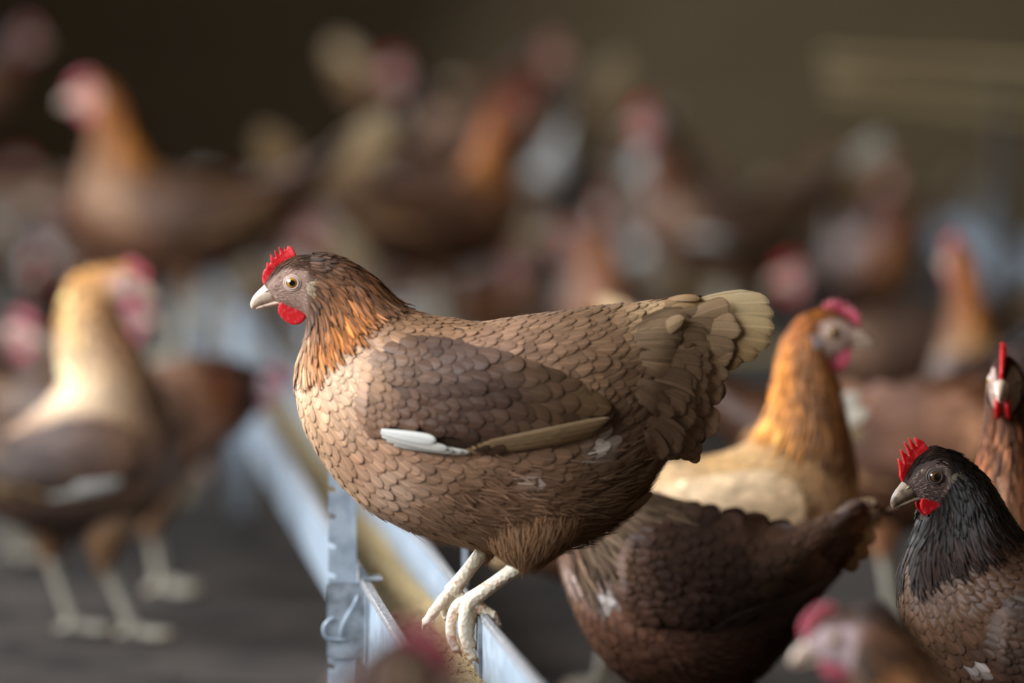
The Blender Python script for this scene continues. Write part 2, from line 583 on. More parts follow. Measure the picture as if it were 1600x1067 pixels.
def build_hen(name, label, loc, S, group=None, rz=0.0, hi=True):
    """S: spec dict in photo pixels; S['Y'] depth, S['o'] pixel of the origin; facing given by eye/beak"""
    k = S.get('Y', D0) / D0
    ox, oz = S['o']
    cv = lambda x, y: ((x - ox) * k, -(y - oz) * k)
    unit = 1 / 1820.0
    root = empty(name, loc, label, 'hen', group, rz)
    mats = S.get('mats', {})
    mt = lambda n: mats.get(n, M['leg_grey'] if n == 'leg' and label and 'sharply' not in label else M[n])
    # head similarity: main head pixels -> this hen
    e = np.array(cv(*S['eye'])); b = np.array(cv(*S['beak']))
    me_, mb_ = np.array([H_EYE[0], -H_EYE[1]], float), np.array([H_BEAK[0], -H_BEAK[1]], float)
    flip = -1 if b[0] > e[0] else 1
    f = S.get('face', 1)  # foreshortening of a head turned towards the camera
    vm = (mb_ - me_) * np.array([flip, 1]); vt = b - e
    sc = np.linalg.norm(vt) / np.linalg.norm(vm) * S.get('hs', 1.0)
    an = math.atan2(vt[1], vt[0]) - math.atan2(vm[1], vm[0])
    ca, sa = math.cos(an), math.sin(an)

    def hm(x, y):
        dx, dz = (x - H_EYE[0]) * flip * sc, -(y - H_EYE[1]) * sc
        return (e[0] + ca * dx - sa * dz, e[1] + sa * dx + ca * dz)
    st = []
    for i, (a, bb, c, d, w) in enumerate(H_ST):
        T = hm(a, bb); B = hm(c, d)
        st.append([T[0], T[1], B[0], B[1], w * sc, 0.3 * i, 0])
    nk = S['neck']
    for i, (a, bb, c, d, w) in enumerate(nk):
        T = cv(a, bb); B = cv(c, d)
        st.append([T[0], T[1], B[0], B[1], w * k, 1.1 + .8 * i / max(1, len(nk) - 1), 0])
    tr = S['trunk']
    for i, (a, bb, c, d, w) in enumerate(tr):
        T = cv(a, bb); B = cv(c, d)
        st.append([T[0], T[1], B[0], B[1], w * k, 2.0 + 1.4 * i / (len(tr) - 1), 0])
    surf = Surf(st, 96 if hi else 60)
    pal = Pal(S.get('pal', HEN_PAL))
    spots = S.get('spots', [])

    # head yaw: turn everything forward of the neck smoothly around the vertical
    yaw = S.get('yaw', 0.0)
    piv = np.array([(st[5][0] + st[5][2]) / 2, 0.0])

    def turn(V, w=1.0):
        if yaw == 0: return V
        V = np.array(V, float)
        w = np.broadcast_to(w, V.shape[:-1])
        a = yaw * w
        x, y = V[..., 0] - piv[0], V[..., 1] - piv[1]
        V[..., 0] = piv[0] + np.cos(a) * x - np.sin(a) * y
        V[..., 1] = piv[1] + np.sin(a) * x + np.cos(a) * y
        return V
    if yaw:
        base_P = surf.P
        nst = surf.R[:, 5]

        def P2(u, v):
            p = base_P(u, v)
            q = surf.ring(u)[..., 5]
            w = np.clip((1.75 - q) / 0.75, 0, 1); w = w * w * (3 - 2 * w)
            return turn(p, w)
        surf.P = P2

    def fcol(u, v, var=.12, mulc=None):
        q = surf.ring(u)[..., 5]
        c = pal(q, v, var)
        p = surf.P(u, v)
        nz = noise2(p[..., 0], p[..., 2], 38 * k) * .10 + noise2(p[..., 2], p[..., 0], 13 * k, 2) * .07
        c = c * np.exp(nz)[..., None]
        for (sx, sy, r, colr) in spots:
            X, Z = cv(sx, sy)
            wgt = np.exp(-(((p[..., 0] - X) ** 2 + (p[..., 2] - Z) ** 2) / (r * k) ** 2)) * (p[..., 1] < 0)
            c = c * (1 - wgt[..., None]) + lin(colr) * wgt[..., None]
        return np.clip(c, 0, 1)

    # --- body skin
    mbd = MB()
    V, Fc, UU, VV = surf.mesh(48 if hi else 28)
    C = fcol(UU, VV, 0.0) * 0.8
    q = surf.ring(UU)[..., 5]
    vv = np.abs(((VV + math.pi) % (2 * math.pi)) - math.pi) / math.pi
    face = np.clip((1.02 - q) / .12, 0, 1) * np.clip((vv - .22) / .1, 0, 1)
    C = C * (1 - face[:, None]) + lin(S.get('skin', (150, 118, 100))) * face[:, None]
    mbd.add(V, Fc, C)
    # drumsticks are part of the same body mesh
    tsurfs = []
    for th in S.get('thighs', []):
        rows = []
        for (a, bb, c, d, w, yo) in th:
            T = cv(a, bb); B = cv(c, d)
            rows.append([T[0], T[1], B[0], B[1], w * k, 2.8, yo * k])
        ts = Surf(rows, 24, pw=1.0)
        tv, tf, tu, tvv = ts.mesh(24)
        tcol = lin(S.get('thigh_col', (150, 112, 80)))
        mbd.add(tv, tf, tcol * .8)
        tsurfs.append(ts)
    mbd.build('body', mt('body'), root, unit)
    # heightfield of the near/far flank
    bvh = BVHTree.FromPolygons([tuple(p) for p in V], Fc)

    def flank(x, z, default=None):
        h = bvh.ray_cast(Vector((x, -2000, z)), Vector((0, 1, 0)))
        return -h[0].y if h[0] is not None else default

    # --- contour feathers
    uq = lambda qv: float(np.interp(qv, surf.R[:, 5], np.arange(surf.n)))
    fs_ = S.get('fsize', 1.0) * (1.0 if hi else 1.35)

    def size(q, vs):
        a = np.abs(((vs + math.pi) % (2 * math.pi)) - math.pi) / math.pi
        s = np.interp(q, [1.0, 1.7, 2.0, 2.3, 2.7, 3.1, 3.4], [5, 7.0, 8.6, 12, 14, 15, 18]) * np.ones_like(vs)
        s = s * np.interp(a, [0, .3, .7, 1], [0.9, 1.05, 1.0, .85])
        return s * fs_
    tpl = template('round', hi)
    bm = MB()
    u, v, w = rows_layout(surf, uq(1.42), surf.n - 1.5, size)
    q = surf.ring(u)[..., 5]
    a = np.abs(((v + math.pi) % (2 * math.pi)) - math.pi) / math.pi
    L = w * np.interp(q, [1, 2, 2.6, 3.1, 3.4], [3.2, 3.0, 2.8, 3.2, 3.9])
    # rear belly is loose down: fewer scales there
    rearbelly = (q > 2.55) & (a > .62)
    keep = ~rearbelly | (RNG.random(len(u)) < .55)
    u, v, w, q, a, L = [z[keep] for z in (u, v, w, q, a, L)]
    n = len(u)
    conform(bm, surf, u, v, L, w, fcol(u, v, .13), tpl, h0=0.3, lift=np.interp(q, [1, 2, 2.9, 3.3], [1.4, 1.9, 2.6, 5.0]), camber=.75, curl=0)
    bm.build('body_feathers', mt('feather'), root, unit)

    # --- crown and nape: fine short feathers
    bm = MB()
    tb = template('blade', hi)
    ncr = 2600 if hi else 500
    u = RNG.uniform(0.5, uq(1.30), ncr)
    v = RNG.uniform(-math.pi, math.pi, ncr)
    q = surf.ring(u)[..., 5]
    a = np.abs(v) / math.pi
    lim = np.interp(q, [0, .3, .6, .85, 1.0, 1.06], [.12, .18, .26, .34, .38, 1.1])
    kp = a < lim + RNG.normal(0, .03, ncr)
    u, v = u[kp], v[kp]
    conform(bm, surf, u, v, RNG.uniform(9, 16, len(u)) * (1 if hi else 1.3), RNG.uniform(.8, 1.5, len(u)) * (1 if hi else 2), fcol(u, v, .28), tb, h0=.3, lift=1.6, camber=0)
    # cheek bristles, thin and pale
    nb_ = 700 if hi else 0
    if nb_:
        u = RNG.uniform(1, uq(.95), nb_); v = RNG.uniform(.3, .95, nb_) * math.pi * RNG.choice([-1, 1], nb_)
        cc = np.tile(lin((176, 146, 132)), (nb_, 1)) * np.exp(RNG.normal(0, .35, nb_))[:, None]
        conform(bm, surf, u, v, RNG.uniform(3, 7, nb_), .45, cc, tb, h0=.1, lift=1.0, camber=0)
    bm.build('crown_feathers', mt('fluff'), root, unit)

    # --- neck hackle
    bm = MB()
    th_ = template('lance', hi)
    nh = 2300 if hi else 260
    U = RNG.uniform(uq(.97), uq(S.get('hq', 1.78)), nh)
    U = np.where(RNG.random(nh) < .25, RNG.uniform(uq(.97), uq(1.3), nh), U)
    V = RNG.uniform(-1, 1, nh) * math.pi
    a = np.abs(V) / math.pi
    kp = ((a < .80) | (RNG.random(nh) < .15)) & ((surf.ring(U)[..., 5] > 1.04) | (a < .34))
    U, V, a = U[kp], V[kp], a[kp]
    o = np.argsort(-U); U, V, a = U[o], V[o], a[o]
    q = surf.ring(U)[..., 5]
    hp = Pal(S.get('hpal', HPAL))
    C = hp(q, V, .22)
    C = C * np.exp(RNG.normal(0, .25, len(U)))[:, None]
    Lh = np.interp(q, [1, 1.3, 1.8], [20, 38, 58]) * RNG.uniform(.8, 1.15, len(U)) * S.get('hl', 1.0)
    conform(bm, surf, U, V, Lh, (2.7 if hi else 6.0) * RNG.uniform(.8, 1.25, len(U)), C, th_, h0=1.5 + (1.8 - q) * 1.2 + RNG.uniform(0, 2.5, len(U)), lift=2.6, camber=.6, rnd=.5)
    bm.build('neck_hackle', mt('hackle'), root, unit)

    # --- loose down of belly, vent and thighs
    bm = MB()
    nf = S.get('fluff', 5200) if hi else 700
    if nf:
        U = RNG.uniform(uq(2.45), uq(3.3), nf); V = (1 + RNG.uniform(-1, 1, nf) * .46) * math.pi
        q = surf.ring(U)[..., 5]
        a = np.abs(((V + math.pi) % (2 * math.pi)) - math.pi) / math.pi
        kp = RNG.random(nf) < np.clip((q - 2.42) / .3, 0, 1) * np.clip((a - .5) / .2, 0.0, 1)
        U, V = U[kp], V[kp]
        lump = .5 + .5 * noise2(U * 9, V * 60, 20)
        conform(bm, surf, U, V, RNG.uniform(18, 36, len(U)), RNG.uniform(.7, 1.5, len(U)) * (1 if hi else 2.5), fcol(U, V, .2), tb, h0=1 + 4 * lump, lift=6, camber=0, skew=RNG.normal(0, .25, len(U)), rnd=.5)
    for ts in tsurfs:
        nt_ = 1500 if hi else 160
        U = RNG.uniform(6, 21, nt_); V = RNG.uniform(-math.pi, math.pi, nt_)
        cc = lin(S.get('thigh_col', (150, 112, 80))) * np.exp(RNG.normal(0, .22, nt_))[:, None]
        conform(bm, ts, U, V, RNG.uniform(22, 40, nt_), RNG.uniform(.8, 1.6, nt_) * (1 if hi else 2.5), cc, tb, h0=.6, lift=4, camber=0, skew=RNG.normal(0, .15, nt_))
    bm.build('belly_down', mt('fluff'), root, unit)

    # --- wings
    if 'wing' in S:
        (sx, sy), (tx, ty), H = S['wing']
        sh = np.array(cv(sx, sy)); tp = np.array(cv(tx, ty)); H = H * k
        ax = tp - sh; LW = np.linalg.norm(ax); ax /= LW
        up = np.array([-ax[1], ax[0]])
        if up[1] < 0: up = -up
        NA, NB = 60, 36
        aa = np.linspace(-.15, 1.2, NA); bb_ = np.linspace(-.8, .8, NB)
        HF = np.zeros((NA, NB)); ok = np.zeros((NA, NB), bool)
        for i, A in enumerate(aa):
            for j, Bv in enumerate(bb_):
                p = sh + ax * A * LW + up * Bv * H
                y = flank(p[0], p[1])
                if y is not None: HF[i, j] = y; ok[i, j] = True
        for _ in range(40):
            if ok.all(): break
            H2 = HF.copy(); o2 = ok.copy()
            for i in range(NA):
                for j in range(NB):
                    if not ok[i, j]:
                        s_ = [HF[x, y] for x, y in ((i - 1, j), (i + 1, j), (i, j - 1), (i, j + 1)) if 0 <= x < NA and 0 <= y < NB and ok[x, y]]
                        if s_: H2[i, j] = sum(s_) / len(s_) - 1.0; o2[i, j] = True
            HF, ok = H2, o2
        for _ in range(6):  # a wing is stiffer than the flank: smooth it
            Hs = HF.copy()
            Hs[1:-1, 1:-1] = (HF[1:-1, 1:-1] * 2 + HF[:-2, 1:-1] + HF[2:, 1:-1] + HF[1:-1, :-2] + HF[1:-1, 2:]) / 6
            HF = Hs

        def hb(A): return np.interp(A, [-.05, 0, .06, .18, .35, .6, .8, .95, 1.05], [0, .16, .34, .48, .5, .42, .30, .17, .02])

        def wy(A, Bv):
            fa = np.clip((A - aa[0]) / (aa[1] - aa[0]), 0, NA - 1.001); fb = np.clip((Bv - bb_[0]) / (bb_[1] - bb_[0]), 0, NB - 1.001)
            i = fa.astype(int); j = fb.astype(int); s = fa - i; t = fb - j
            y = HF[i, j] * (1 - s) * (1 - t) + HF[i + 1, j] * s * (1 - t) + HF[i, j + 1] * (1 - s) * t + HF[i + 1, j + 1] * s * t
            r = np.clip(np.abs(Bv) / np.maximum(hb(A), .03), 0, 1.3)
            return y + 15 * k * np.clip(1 - r ** 3, -.3, 1) * np.clip(A / .06 + .2, 0, 1) * np.interp(A, [0, .3, .8, 1.1], [1, 1, .9, .5])

        def wpt(A, Bv, h, side):
            x = sh[0] + ax[0] * A * LW + up[0] * Bv * H
            z = sh[1] + ax[1] * A * LW + up[1] * Bv * H
            return np.stack([x, side * (-(wy(A, Bv) + h)) if side > 0 else (wy(A, Bv) + h), z], -1)

        wp = S.get('wpal', WPAL)
        wa = np.array([r[0] for r in wp]); wb = np.array([r[1] for r in wp]); wc = np.array([lin(r[2]) for r in wp])

        def wcol(A, Bv, var):
            d = ((A[..., None] - wa) * 1.5) ** 2 + (Bv[..., None] - wb) ** 2
            ww = 1 / (d + .004) ** 1.5
            c = (ww[..., None] * wc).sum(-2) / ww.sum(-1)[..., None]
            nz = noise2(A * LW, Bv * H, 30) * .12
            return np.clip(c * np.exp(RNG.normal(0, var, A.shape) + nz)[..., None], 0, 1)

        def wfeathers(mb, A, Bv, L, W, ang, C, tpl, h0, lift, side, camber=1.2):
            T, Sx, Wp, fs = tpl
            n = len(A)
            L = np.broadcast_to(L, (n,)); W = np.broadcast_to(W, (n,)); h0 = np.broadcast_to(h0, (n,)); lift = np.broadcast_to(lift, (n,))
            cs, sn = np.cos(ang)[:, None], np.sin(ang)[:, None]
            al = L[:, None] * T[None]; ac = W[:, None] * (Sx * Wp)[None]
            A2 = A[:, None] + (al * cs - ac * sn) / LW
            B2 = Bv[:, None] + (al * sn + ac * cs) / H
            h = h0[:, None] + lift[:, None] * T[None] - camber * (Sx ** 2)[None] * (.3 + T[None])
            emit(mb, wpt(A2, B2, h, side), C, tpl)
        white_on = bool(S.get('white', hi))
        for side in (1, -1):
            wm = MB()
            # stiff pad of the folded wing
            na, nb2 = 40, 14
            V, fc = [], []
            for i in range(na):
                A = .03 + .95 * i / (na - 1)
                h_ = float(hb(A))
                bvv = np.linspace(-1, 1, nb2) * h_
                pp = wpt(np.full(nb2, A), bvv, np.where(np.abs(np.linspace(-1, 1, nb2)) > .95, -10.0, -.5), side)
                V.extend(pp)
            for i in range(na - 1):
                for j in range(nb2 - 1):
                    q_ = i * nb2 + j
                    fc.append((q_, q_ + 1, q_ + nb2 + 1, q_ + nb2))
            wm.add(V, fc, lin((84, 60, 46)))
            # coverts, rows from the rear forward
            A_, B_, W_, = [], [], []
            Av = .87
            r_ = 0
            while Av > -.02:
                wd = float(np.interp(Av, [0, .2, .45, .8], [7.5, 10, 13.5, 17])) * (1 if hi else 1.5)
                hh = float(hb(Av + .03))
                cnt = max(2, int(2 * hh * H / (wd * 1.6)))
                bs = (np.arange(cnt) + .5 + .5 * (r_ % 2)) / cnt * 2 * hh - hh
                A_.append(np.full(cnt, Av) + RNG.normal(0, .006, cnt)); B_.append(bs); W_.append(np.full(cnt, wd) * RNG.uniform(.9, 1.12, cnt))
                Av -= wd * 1.3 / LW
                r_ += 1
            A_, B_, W_ = map(np.concatenate, (A_, B_, W_))
            kp = (np.abs(B_) < hb(A_ + .02) * 1.02) & ~((B_ < -.36 + np.clip(A_ - .42, 0, 1) * .55) & (A_ > .10)) & ~((B_ < -.25) & (A_ > .09) & (A_ < .42) & white_on)
            A_, B_, W_ = A_[kp], B_[kp], W_[kp]
            ang = -.10 - .5 * np.clip(.25 - A_, 0, 1) * 2 * (B_ < 0.1) + RNG.normal(0, .10, len(A_))
            ang = ang * flip_sign(ax, up)
            wfeathers(wm, A_, B_, W_ * 3.0, W_, ang, wcol(A_, B_, .14), tpl, 3.0, 2.6 + RNG.normal(0, .6, len(A_)), side, .8)
            wo = wm.build('wing', [mt('covert')], root, unit)
            # secondaries and primaries
            fm = MB()
            tl = template('long', hi)
            ns_ = 9
            bs = np.linspace(-.24, .30, ns_)
            tipb = np.linspace(-.06, .19, ns_)
            A0 = np.full(ns_, .50); A1 = np.interp(bs, [-.3, 0, .3], [1.0, 1.02, .9])
            L = np.hypot((A1 - A0) * LW, (tipb - bs) * H); ang = np.arctan2((tipb - bs) * H, (A1 - A0) * LW)
            wfeathers(fm, A0, bs, L, 17 * k if not hi else 17, ang, wcol(A0 + .4, tipb, .1), tl, .2 + np.arange(ns_) * .2, 1.2 + np.arange(ns_) * .1, side, .8)
            np_ = 7
            A0 = np.linspace(.41, .54, np_); b0 = np.linspace(-.43, -.29, np_); A1 = np.linspace(.95, 1.0, np_); b1 = np.linspace(-.19, -.02, np_)
            L = np.hypot((A1 - A0) * LW, (b1 - b0) * H); ang = np.arctan2((b1 - b0) * H, (A1 - A0) * LW)
            cP = np.tile(lin(S.get('prim', (172, 138, 98))), (np_, 1)) * np.array([.8, 1.1, .85, 1.15, .9, 1.1, .95])[:, None]
            wfeathers(fm, A0, b0, L, 5.6, ang, cP, tl, 2.0 + np.arange(np_) * .7, 4.5, side, 1.0)
            fm.build('flight_feathers', mt('flight'), wo, unit)
            if S.get('white', hi):
                fm = MB()
                A0 = np.array([.20, .17, .14, .12, .115]); b0 = np.array([-.41, -.395, -.365, -.335, -.30]); A1 = np.array([.47, .445, .41, .385, .335]); b1 = np.array([-.40, -.40, -.40, -.385, -.325])
                L = np.hypot((A1 - A0) * LW, (b1 - b0) * H); ang = np.arctan2((b1 - b0) * H, (A1 - A0) * LW)
                cP = np.array([lin(c_) for c_ in ((222, 212, 196), (240, 232, 220), (226, 216, 202), (238, 230, 216), (246, 240, 230))])
                wfeathers(fm, A0, b0, L, np.array([6., 6.5, 7.0, 7.5, 9.5]), ang, cP, tl, np.array([2.5, 4, 5.5, 7, 8.5]), 3.5, side, 1.5)
                fm.build('white_feathers', mt('white_flight'), wo, unit)['label'] = 'white feathers along the lower wing edge'

    # --- long soft coverts over the tail root
    if hi:
        bm = MB()
        nc = 110
        U = RNG.uniform(uq(2.95), surf.n - 2, nc); V = RNG.uniform(-.86, .86, nc) * math.pi
        o = np.argsort(-U); U, V = U[o], V[o]
        q = surf.ring(U)[..., 5]
        cc = fcol(U, V, .16) * np.interp(q, [2.9, 3.4], [1.0, 1.12])[:, None]
        conform(bm, surf, U, V, np.interp(q, [2.9, 3.4], [50, 60]) * RNG.uniform(.85, 1.15, nc), RNG.uniform(13, 20, nc), np.clip(cc, 0, 1), template('round', True), h0=3 + np.arange(nc) * .012, lift=7.0, camber=1.6, skew=RNG.normal(0, .12, nc), rnd=.4)
        bm.build('tail_coverts', mt('flight'), root, unit)

    if 'tcov' in S:
        bm = MB()
        T, Sx, Wp, fs = template('long', True)
        c0, c1, x0_, x1_ = S['tcov']   # root region: top and bottom photo points, and how far roots spread backwards
        nb2 = 110
        order = np.sort(RNG.random(nb2))[::-1]
        for i in range(nb2):
            f_ = order[i]; b_ = RNG.random() * .86
            for side in (-1, 1):
                rx = c0[0] + (c1[0] - c0[0]) * b_ + f_ * (x1_ - x0_) * (1 - .45 * b_); ry = c0[1] + (c1[1] - c0[1]) * b_ + f_ * 4
                ang = math.radians(9 - 72 * b_ ** 1.15 + RNG.normal(0, 7))
                r0 = np.array(cv(rx, ry)); d = np.array([math.cos(ang), math.sin(ang)]); pr = np.array([-d[1], d[0]])
                LL = (78 - 18 * b_) * RNG.uniform(.85, 1.15); ww = RNG.uniform(10, 18)
                x = r0[0] + d[0] * LL * T + pr[0] * Sx * Wp * ww
                z = r0[1] + d[1] * LL * T + pr[1] * Sx * Wp * ww - .03 * LL * 4 * (T - .5) ** 2
                yr = flank(r0[0], r0[1], 16); ye = max(9.0, yr - .55 * LL)
                yy = yr * (1 - T) + ye * T
                bodyy = np.array([flank(a_, b2_, 0) or 0 for a_, b2_ in zip(x, z)])
                yy = np.maximum(yy, bodyy) + 3 + 5 * T + (1 - f_) * 5 - 1.6 * Sx ** 2
                base = np.array(lin((192, 156, 118))) * (1 - b_) + np.array(lin((156, 118, 90))) * b_
                base = base * (.62 + .38 * f_) * math.exp(RNG.normal(0, .14))
                emit(bm, np.stack([x, side * yy, z], -1)[None], np.clip(base, 0, 1)[None], (T, Sx, Wp, fs))
        bm.build('tail_coverts', mt('flight'), root, unit)['label'] = 'pale tan coverts'

    # --- tail
    if 'tail' in S:
        tm = MB()
        tl = template('long', hi)
        T, Sx, Wp, fs = tl
        for i, (rx, ry, tx, ty, w, yo, colr) in enumerate(S['tail']):
            for side in (-1, 1):
                r0 = np.array(cv(rx, ry)); t0 = np.array(cv(tx, ty))
                d = t0 - r0; LL = np.linalg.norm(d); d /= LL
                pr = np.array([-d[1], d[0]])
                bend = S.get('tbend', 0.05) * LL
                t_ = T; s_ = Sx
                x = r0[0] + d[0] * LL * t_ + pr[0] * (s_ * Wp * w * k)
                z = r0[1] + d[1] * LL * t_ + pr[1] * (s_ * Wp * w * k) - bend * 4 * (t_ - .5) ** 2 + bend
                y = side * (yo * k * (1 - .55 * t_) + (1.5 if s_.ndim else 0) - 3.0 * (s_ ** 2)) + RNG.normal(0, .4)
                c = lin(colr) * np.exp(RNG.normal(0, .08))
                emit(tm, np.stack([x, y, z], -1)[None], np.clip(c, 0, 1)[None], tl)
        tm.build('tail', mt('flight'), root, unit)

    # --- comb, wattles, beak, eyes
    P3 = lambda x, y, yy: turn(np.array([*(lambda q: (q[0], yy, q[1]))(hm(x, y))]))
    cm = MB()
    sheet(cm, [hm(x, y) for x, y in COMB_SHAPES[S.get('comb', 0)]], 0, 6.0 * sc, lambda x, z: 1.5 * math.sin(x / 7.0))
    cm.v[0] = turn(cm.v[0])
    co = cm.build('comb', mt('comb'), root, unit)
    soften(co, .00055 if hi else .0012, 4 if hi else 2, .45)
    for side in (-1, 1):
        wm = MB()
        sheet(wm, [hm(x, y) for x, y in WATT], side * 9 * sc, 6.5 * sc, lambda x, z: 0)
        wm.v[0] = turn(wm.v[0])
        wo = wm.build('wattle', mt('comb'), root, unit)
        soften(wo, .0007 if hi else .0015, 6, .6)
    bk = MB()
    for rows in (BEAK_U, BEAK_L):
        bs = Surf([[*hm(a, b_), *hm(c, d), w * sc, 0, 0] for a, b_, c, d, w in rows], 20, pw=.95)
        bv, bf, _, _ = bs.mesh(18)
        bk.add(turn(bv), bf)
    if hi:
        for side in (-1, 1):
            nst = MB()
            tube(bk, [tuple(P3(414, 452, side * 8.6 * sc)), tuple(P3(418, 449.5, side * 10.0 * sc)), tuple(P3(422, 449, side * 10.6 * sc))], [1.4, 2.4, 1.4], 8)
    bk.build('beak', mt('beak'), root, unit)
    hb_st = Surf(st[:5], 24)
    hv, hf, _, _ = hb_st.mesh(24)
    hbvh = BVHTree.FromPolygons([tuple(p) for p in hv], hf)
    ex, ez = hm(*H_EYE)
    hh = hbvh.ray_cast(Vector((ex, -500, ez)), Vector((0, 1, 0)))
    ey = -hh[0].y if hh[0] is not None else 20 * sc
    for side in (-1, 1):
        em = MB()
        R = 10.5 * sc
        rings = [0, 6, 14, 24, 27, 34, 42, 50, 53, 60, 75, 90]
        m = 24
        V = []
        cy = ey - 3.6 * sc
        for r in rings:
            a = math.radians(r)
            for j in range(m):
                b_ = 2 * math.pi * j / m
                V.append((ex + R * math.sin(a) * math.cos(b_), side * (cy + R * math.cos(a) * .92), ez + R * math.sin(a) * math.sin(b_)))
        V = turn(np.array(V))
        fs, mi = [], []
        for i in range(len(rings) - 1):
            for j in range(m):
                q_ = i * m + j; r_ = i * m + (j + 1) % m
                fs.append((q_, r_, r_ + m, q_ + m))
        em.add(V, fs)
        em.m = [(1 if (rings[i] < 27 or rings[i] >= 50) else 0) for i in range(len(rings) - 1) for j in range(m)]
        eo = em.build('eye', [mt('iris'), mt('pupil')], root, unit)
        if hi:
            lm = MB()
            K = 28
            pts = []
            for ring_r, rad, yo_ in ((9.6, 1.7, 1.6), (12.6, 1.5, .2)):
                V, fs = [], []
                for i in range(K):
                    a = 2 * math.pi * i / K
                    cxx, czz = ex + ring_r * sc * math.cos(a) * 1.03, ez + ring_r * sc * math.sin(a) * .95
                    h1 = hbvh.ray_cast(Vector((cxx, -500, czz)), Vector((0, 1, 0)))
                    y_ = (-h1[0].y if h1[0] is not None else ey) + yo_ * sc
                    for j in range(8):
                        b_ = 2 * math.pi * j / 8
                        rr = rad * sc
                        V.append((cxx + rr * math.cos(b_) * math.cos(a), side * (y_ + rr * math.sin(b_)), czz + rr * math.cos(b_) * math.sin(a)))
                for i in range(K):
                    for j in range(8):
                        q0 = i * 8 + j; q1 = i * 8 + (j + 1) % 8; q2 = ((i + 1) % K) * 8 + (j + 1) % 8; q3 = ((i + 1) % K) * 8 + j
                        fs.append((q0, q1, q2, q3))
                lm.add(turn(np.array(V)), fs)
            lm.build('eyelid', mt('lid'), eo, unit)
    # ear patch: short pale bristles over a small lobe
    if hi:
        for side in (-1, 1):
            em = MB()
            n_e = 420
            ang = RNG.uniform(0, 2 * math.pi, n_e); rad = np.sqrt(RNG.random(n_e))
            px_ = 489 + rad * np.cos(ang) * 9.5; py_ = 445 + rad * np.sin(ang) * 10.5
            for x_, y_ in zip(px_, py_):
                X, Z = hm(x_, y_)
                h1 = hbvh.ray_cast(Vector((X, -500, Z)), Vector((0, 1, 0)))
                yb = (-h1[0].y if h1[0] is not None else 24 * sc)
                d = np.array([RNG.normal(.75, .3) * flip, RNG.normal(-.25, .35)]); d /= np.linalg.norm(d)
                ll = RNG.uniform(4, 8) * sc
                yb += 1.5 * sc
                p0 = np.array([X, side * (yb - .2), Z]); p1 = p0 + np.array([d[0] * ll * .6, side * 2.6 * sc, d[1] * ll * .6]); p2 = p0 + np.array([d[0] * ll, side * 4.2 * sc, d[1] * ll])
                pr = np.array([-d[1], 0, d[0]]) * .6 * sc
                em.add(turn(np.array([p0 - pr, p0 + pr, p1 - pr, p1 + pr, p2 - pr * .4, p2 + pr * .4])), [(0, 1, 3, 2), (2, 3, 5, 4)], lin(S.get('ear', (168, 146, 122))) * math.exp(RNG.normal(0, .25)))
            em.build('ear_tuft', mt('fluff'), root, unit)

    # --- legs
    for (hk, an_, toes) in S.get('legs', []):
        lg = MB()
        cp = lambda p: (*[(lambda q: (q[0], p[2] * k, q[1]))(cv(p[0], p[1]))][0],)
        h3 = Vector(cp(hk)); a3 = Vector(cp(an_))
        r = S.get('legr', 12.5)
        mid = h3.lerp(a3, .5)
        tube(lg, [h3, h3.lerp(a3, .25), mid, h3.lerp(a3, .8), a3], [r * 1.12, r * .95, r * .92, r * 1.0, r * 1.15], 14)
        claws = []
        for tp_ in toes:
            pts = [a3] + [Vector(cp(p)) for p in tp_[:-1]]
            rr = np.linspace(r * .88, r * .50, len(pts))
            tube(lg, pts, list(rr), 12)
            # toe pads
            if hi:
                for i in range(1, len(pts)):
                    c = pts[i].lerp(pts[i - 1], .15)
                    g = r * (.93 - .38 * i / len(pts))
                    V, fs = uvsphere(c, g, 8, 10)
                    lg.add(V, fs)
            claws.append((pts[-1], Vector(cp(tp_[-1])), r * .42))
        lo = lg.build('leg', mt('leg'), root, unit)
        if hi: soften(lo, .0009, 3, .5)
        for (p, t_, rc) in claws:
            cm_ = MB()
            md = p.lerp(t_, .55) + Vector((0, 0, rc * .7))
            tube(cm_, [p, md, t_], [rc, rc * .7, rc * .12], 8)
            cm_.build('claw', mt('claw'), lo, unit)
    return root


def flip_sign(ax, up):
    return 1.0


def uvsphere(c, r, n, m):
    V, fs = [], []
    for i in range(n + 1):
        a = math.pi * i / n
        for j in range(m):
            b = 2 * math.pi * j / m
            V.append((c[0] + r * math.sin(a) * math.cos(b), c[1] + r * math.sin(a) * math.sin(b), c[2] + r * math.cos(a)))
    for i in range(n):
        for j in range(m):
            fs.append((i * m + j, (i + 1) * m + j, (i + 1) * m + (j + 1) % m, i * m + (j + 1) % m))
    return V, fs


HPAL = [(1.0, .1, (66, 46, 34)), (1.0, .6, (84, 58, 42)), (1.3, .1, (80, 52, 34)), (1.3, .5, (104, 64, 36)), (1.3, .9, (150, 104, 66)),
        (1.6, .1, (104, 70, 46)), (1.6, .5, (168, 98, 42)), (1.8, .5, (150, 92, 48)), (1.8, .1, (124, 90, 66)), (1.7, .9, (168, 126, 90))]
WPAL = [(0, .1, (160, 122, 92)), (0, -.3, (144, 106, 82)), (.12, .3, (112, 84, 66)), (.2, .0, (88, 62, 48)), (.3, .4, (100, 78, 68)), (.45, .1, (70, 49, 39)),
        (.4, -.25, (78, 55, 42)), (.7, .25, (90, 66, 48)), (.7, -.1, (84, 60, 42)), (.95, .1, (126, 98, 66)), (.95, -.1, (116, 88, 60))]
COMB_SHAPES = [COMB]
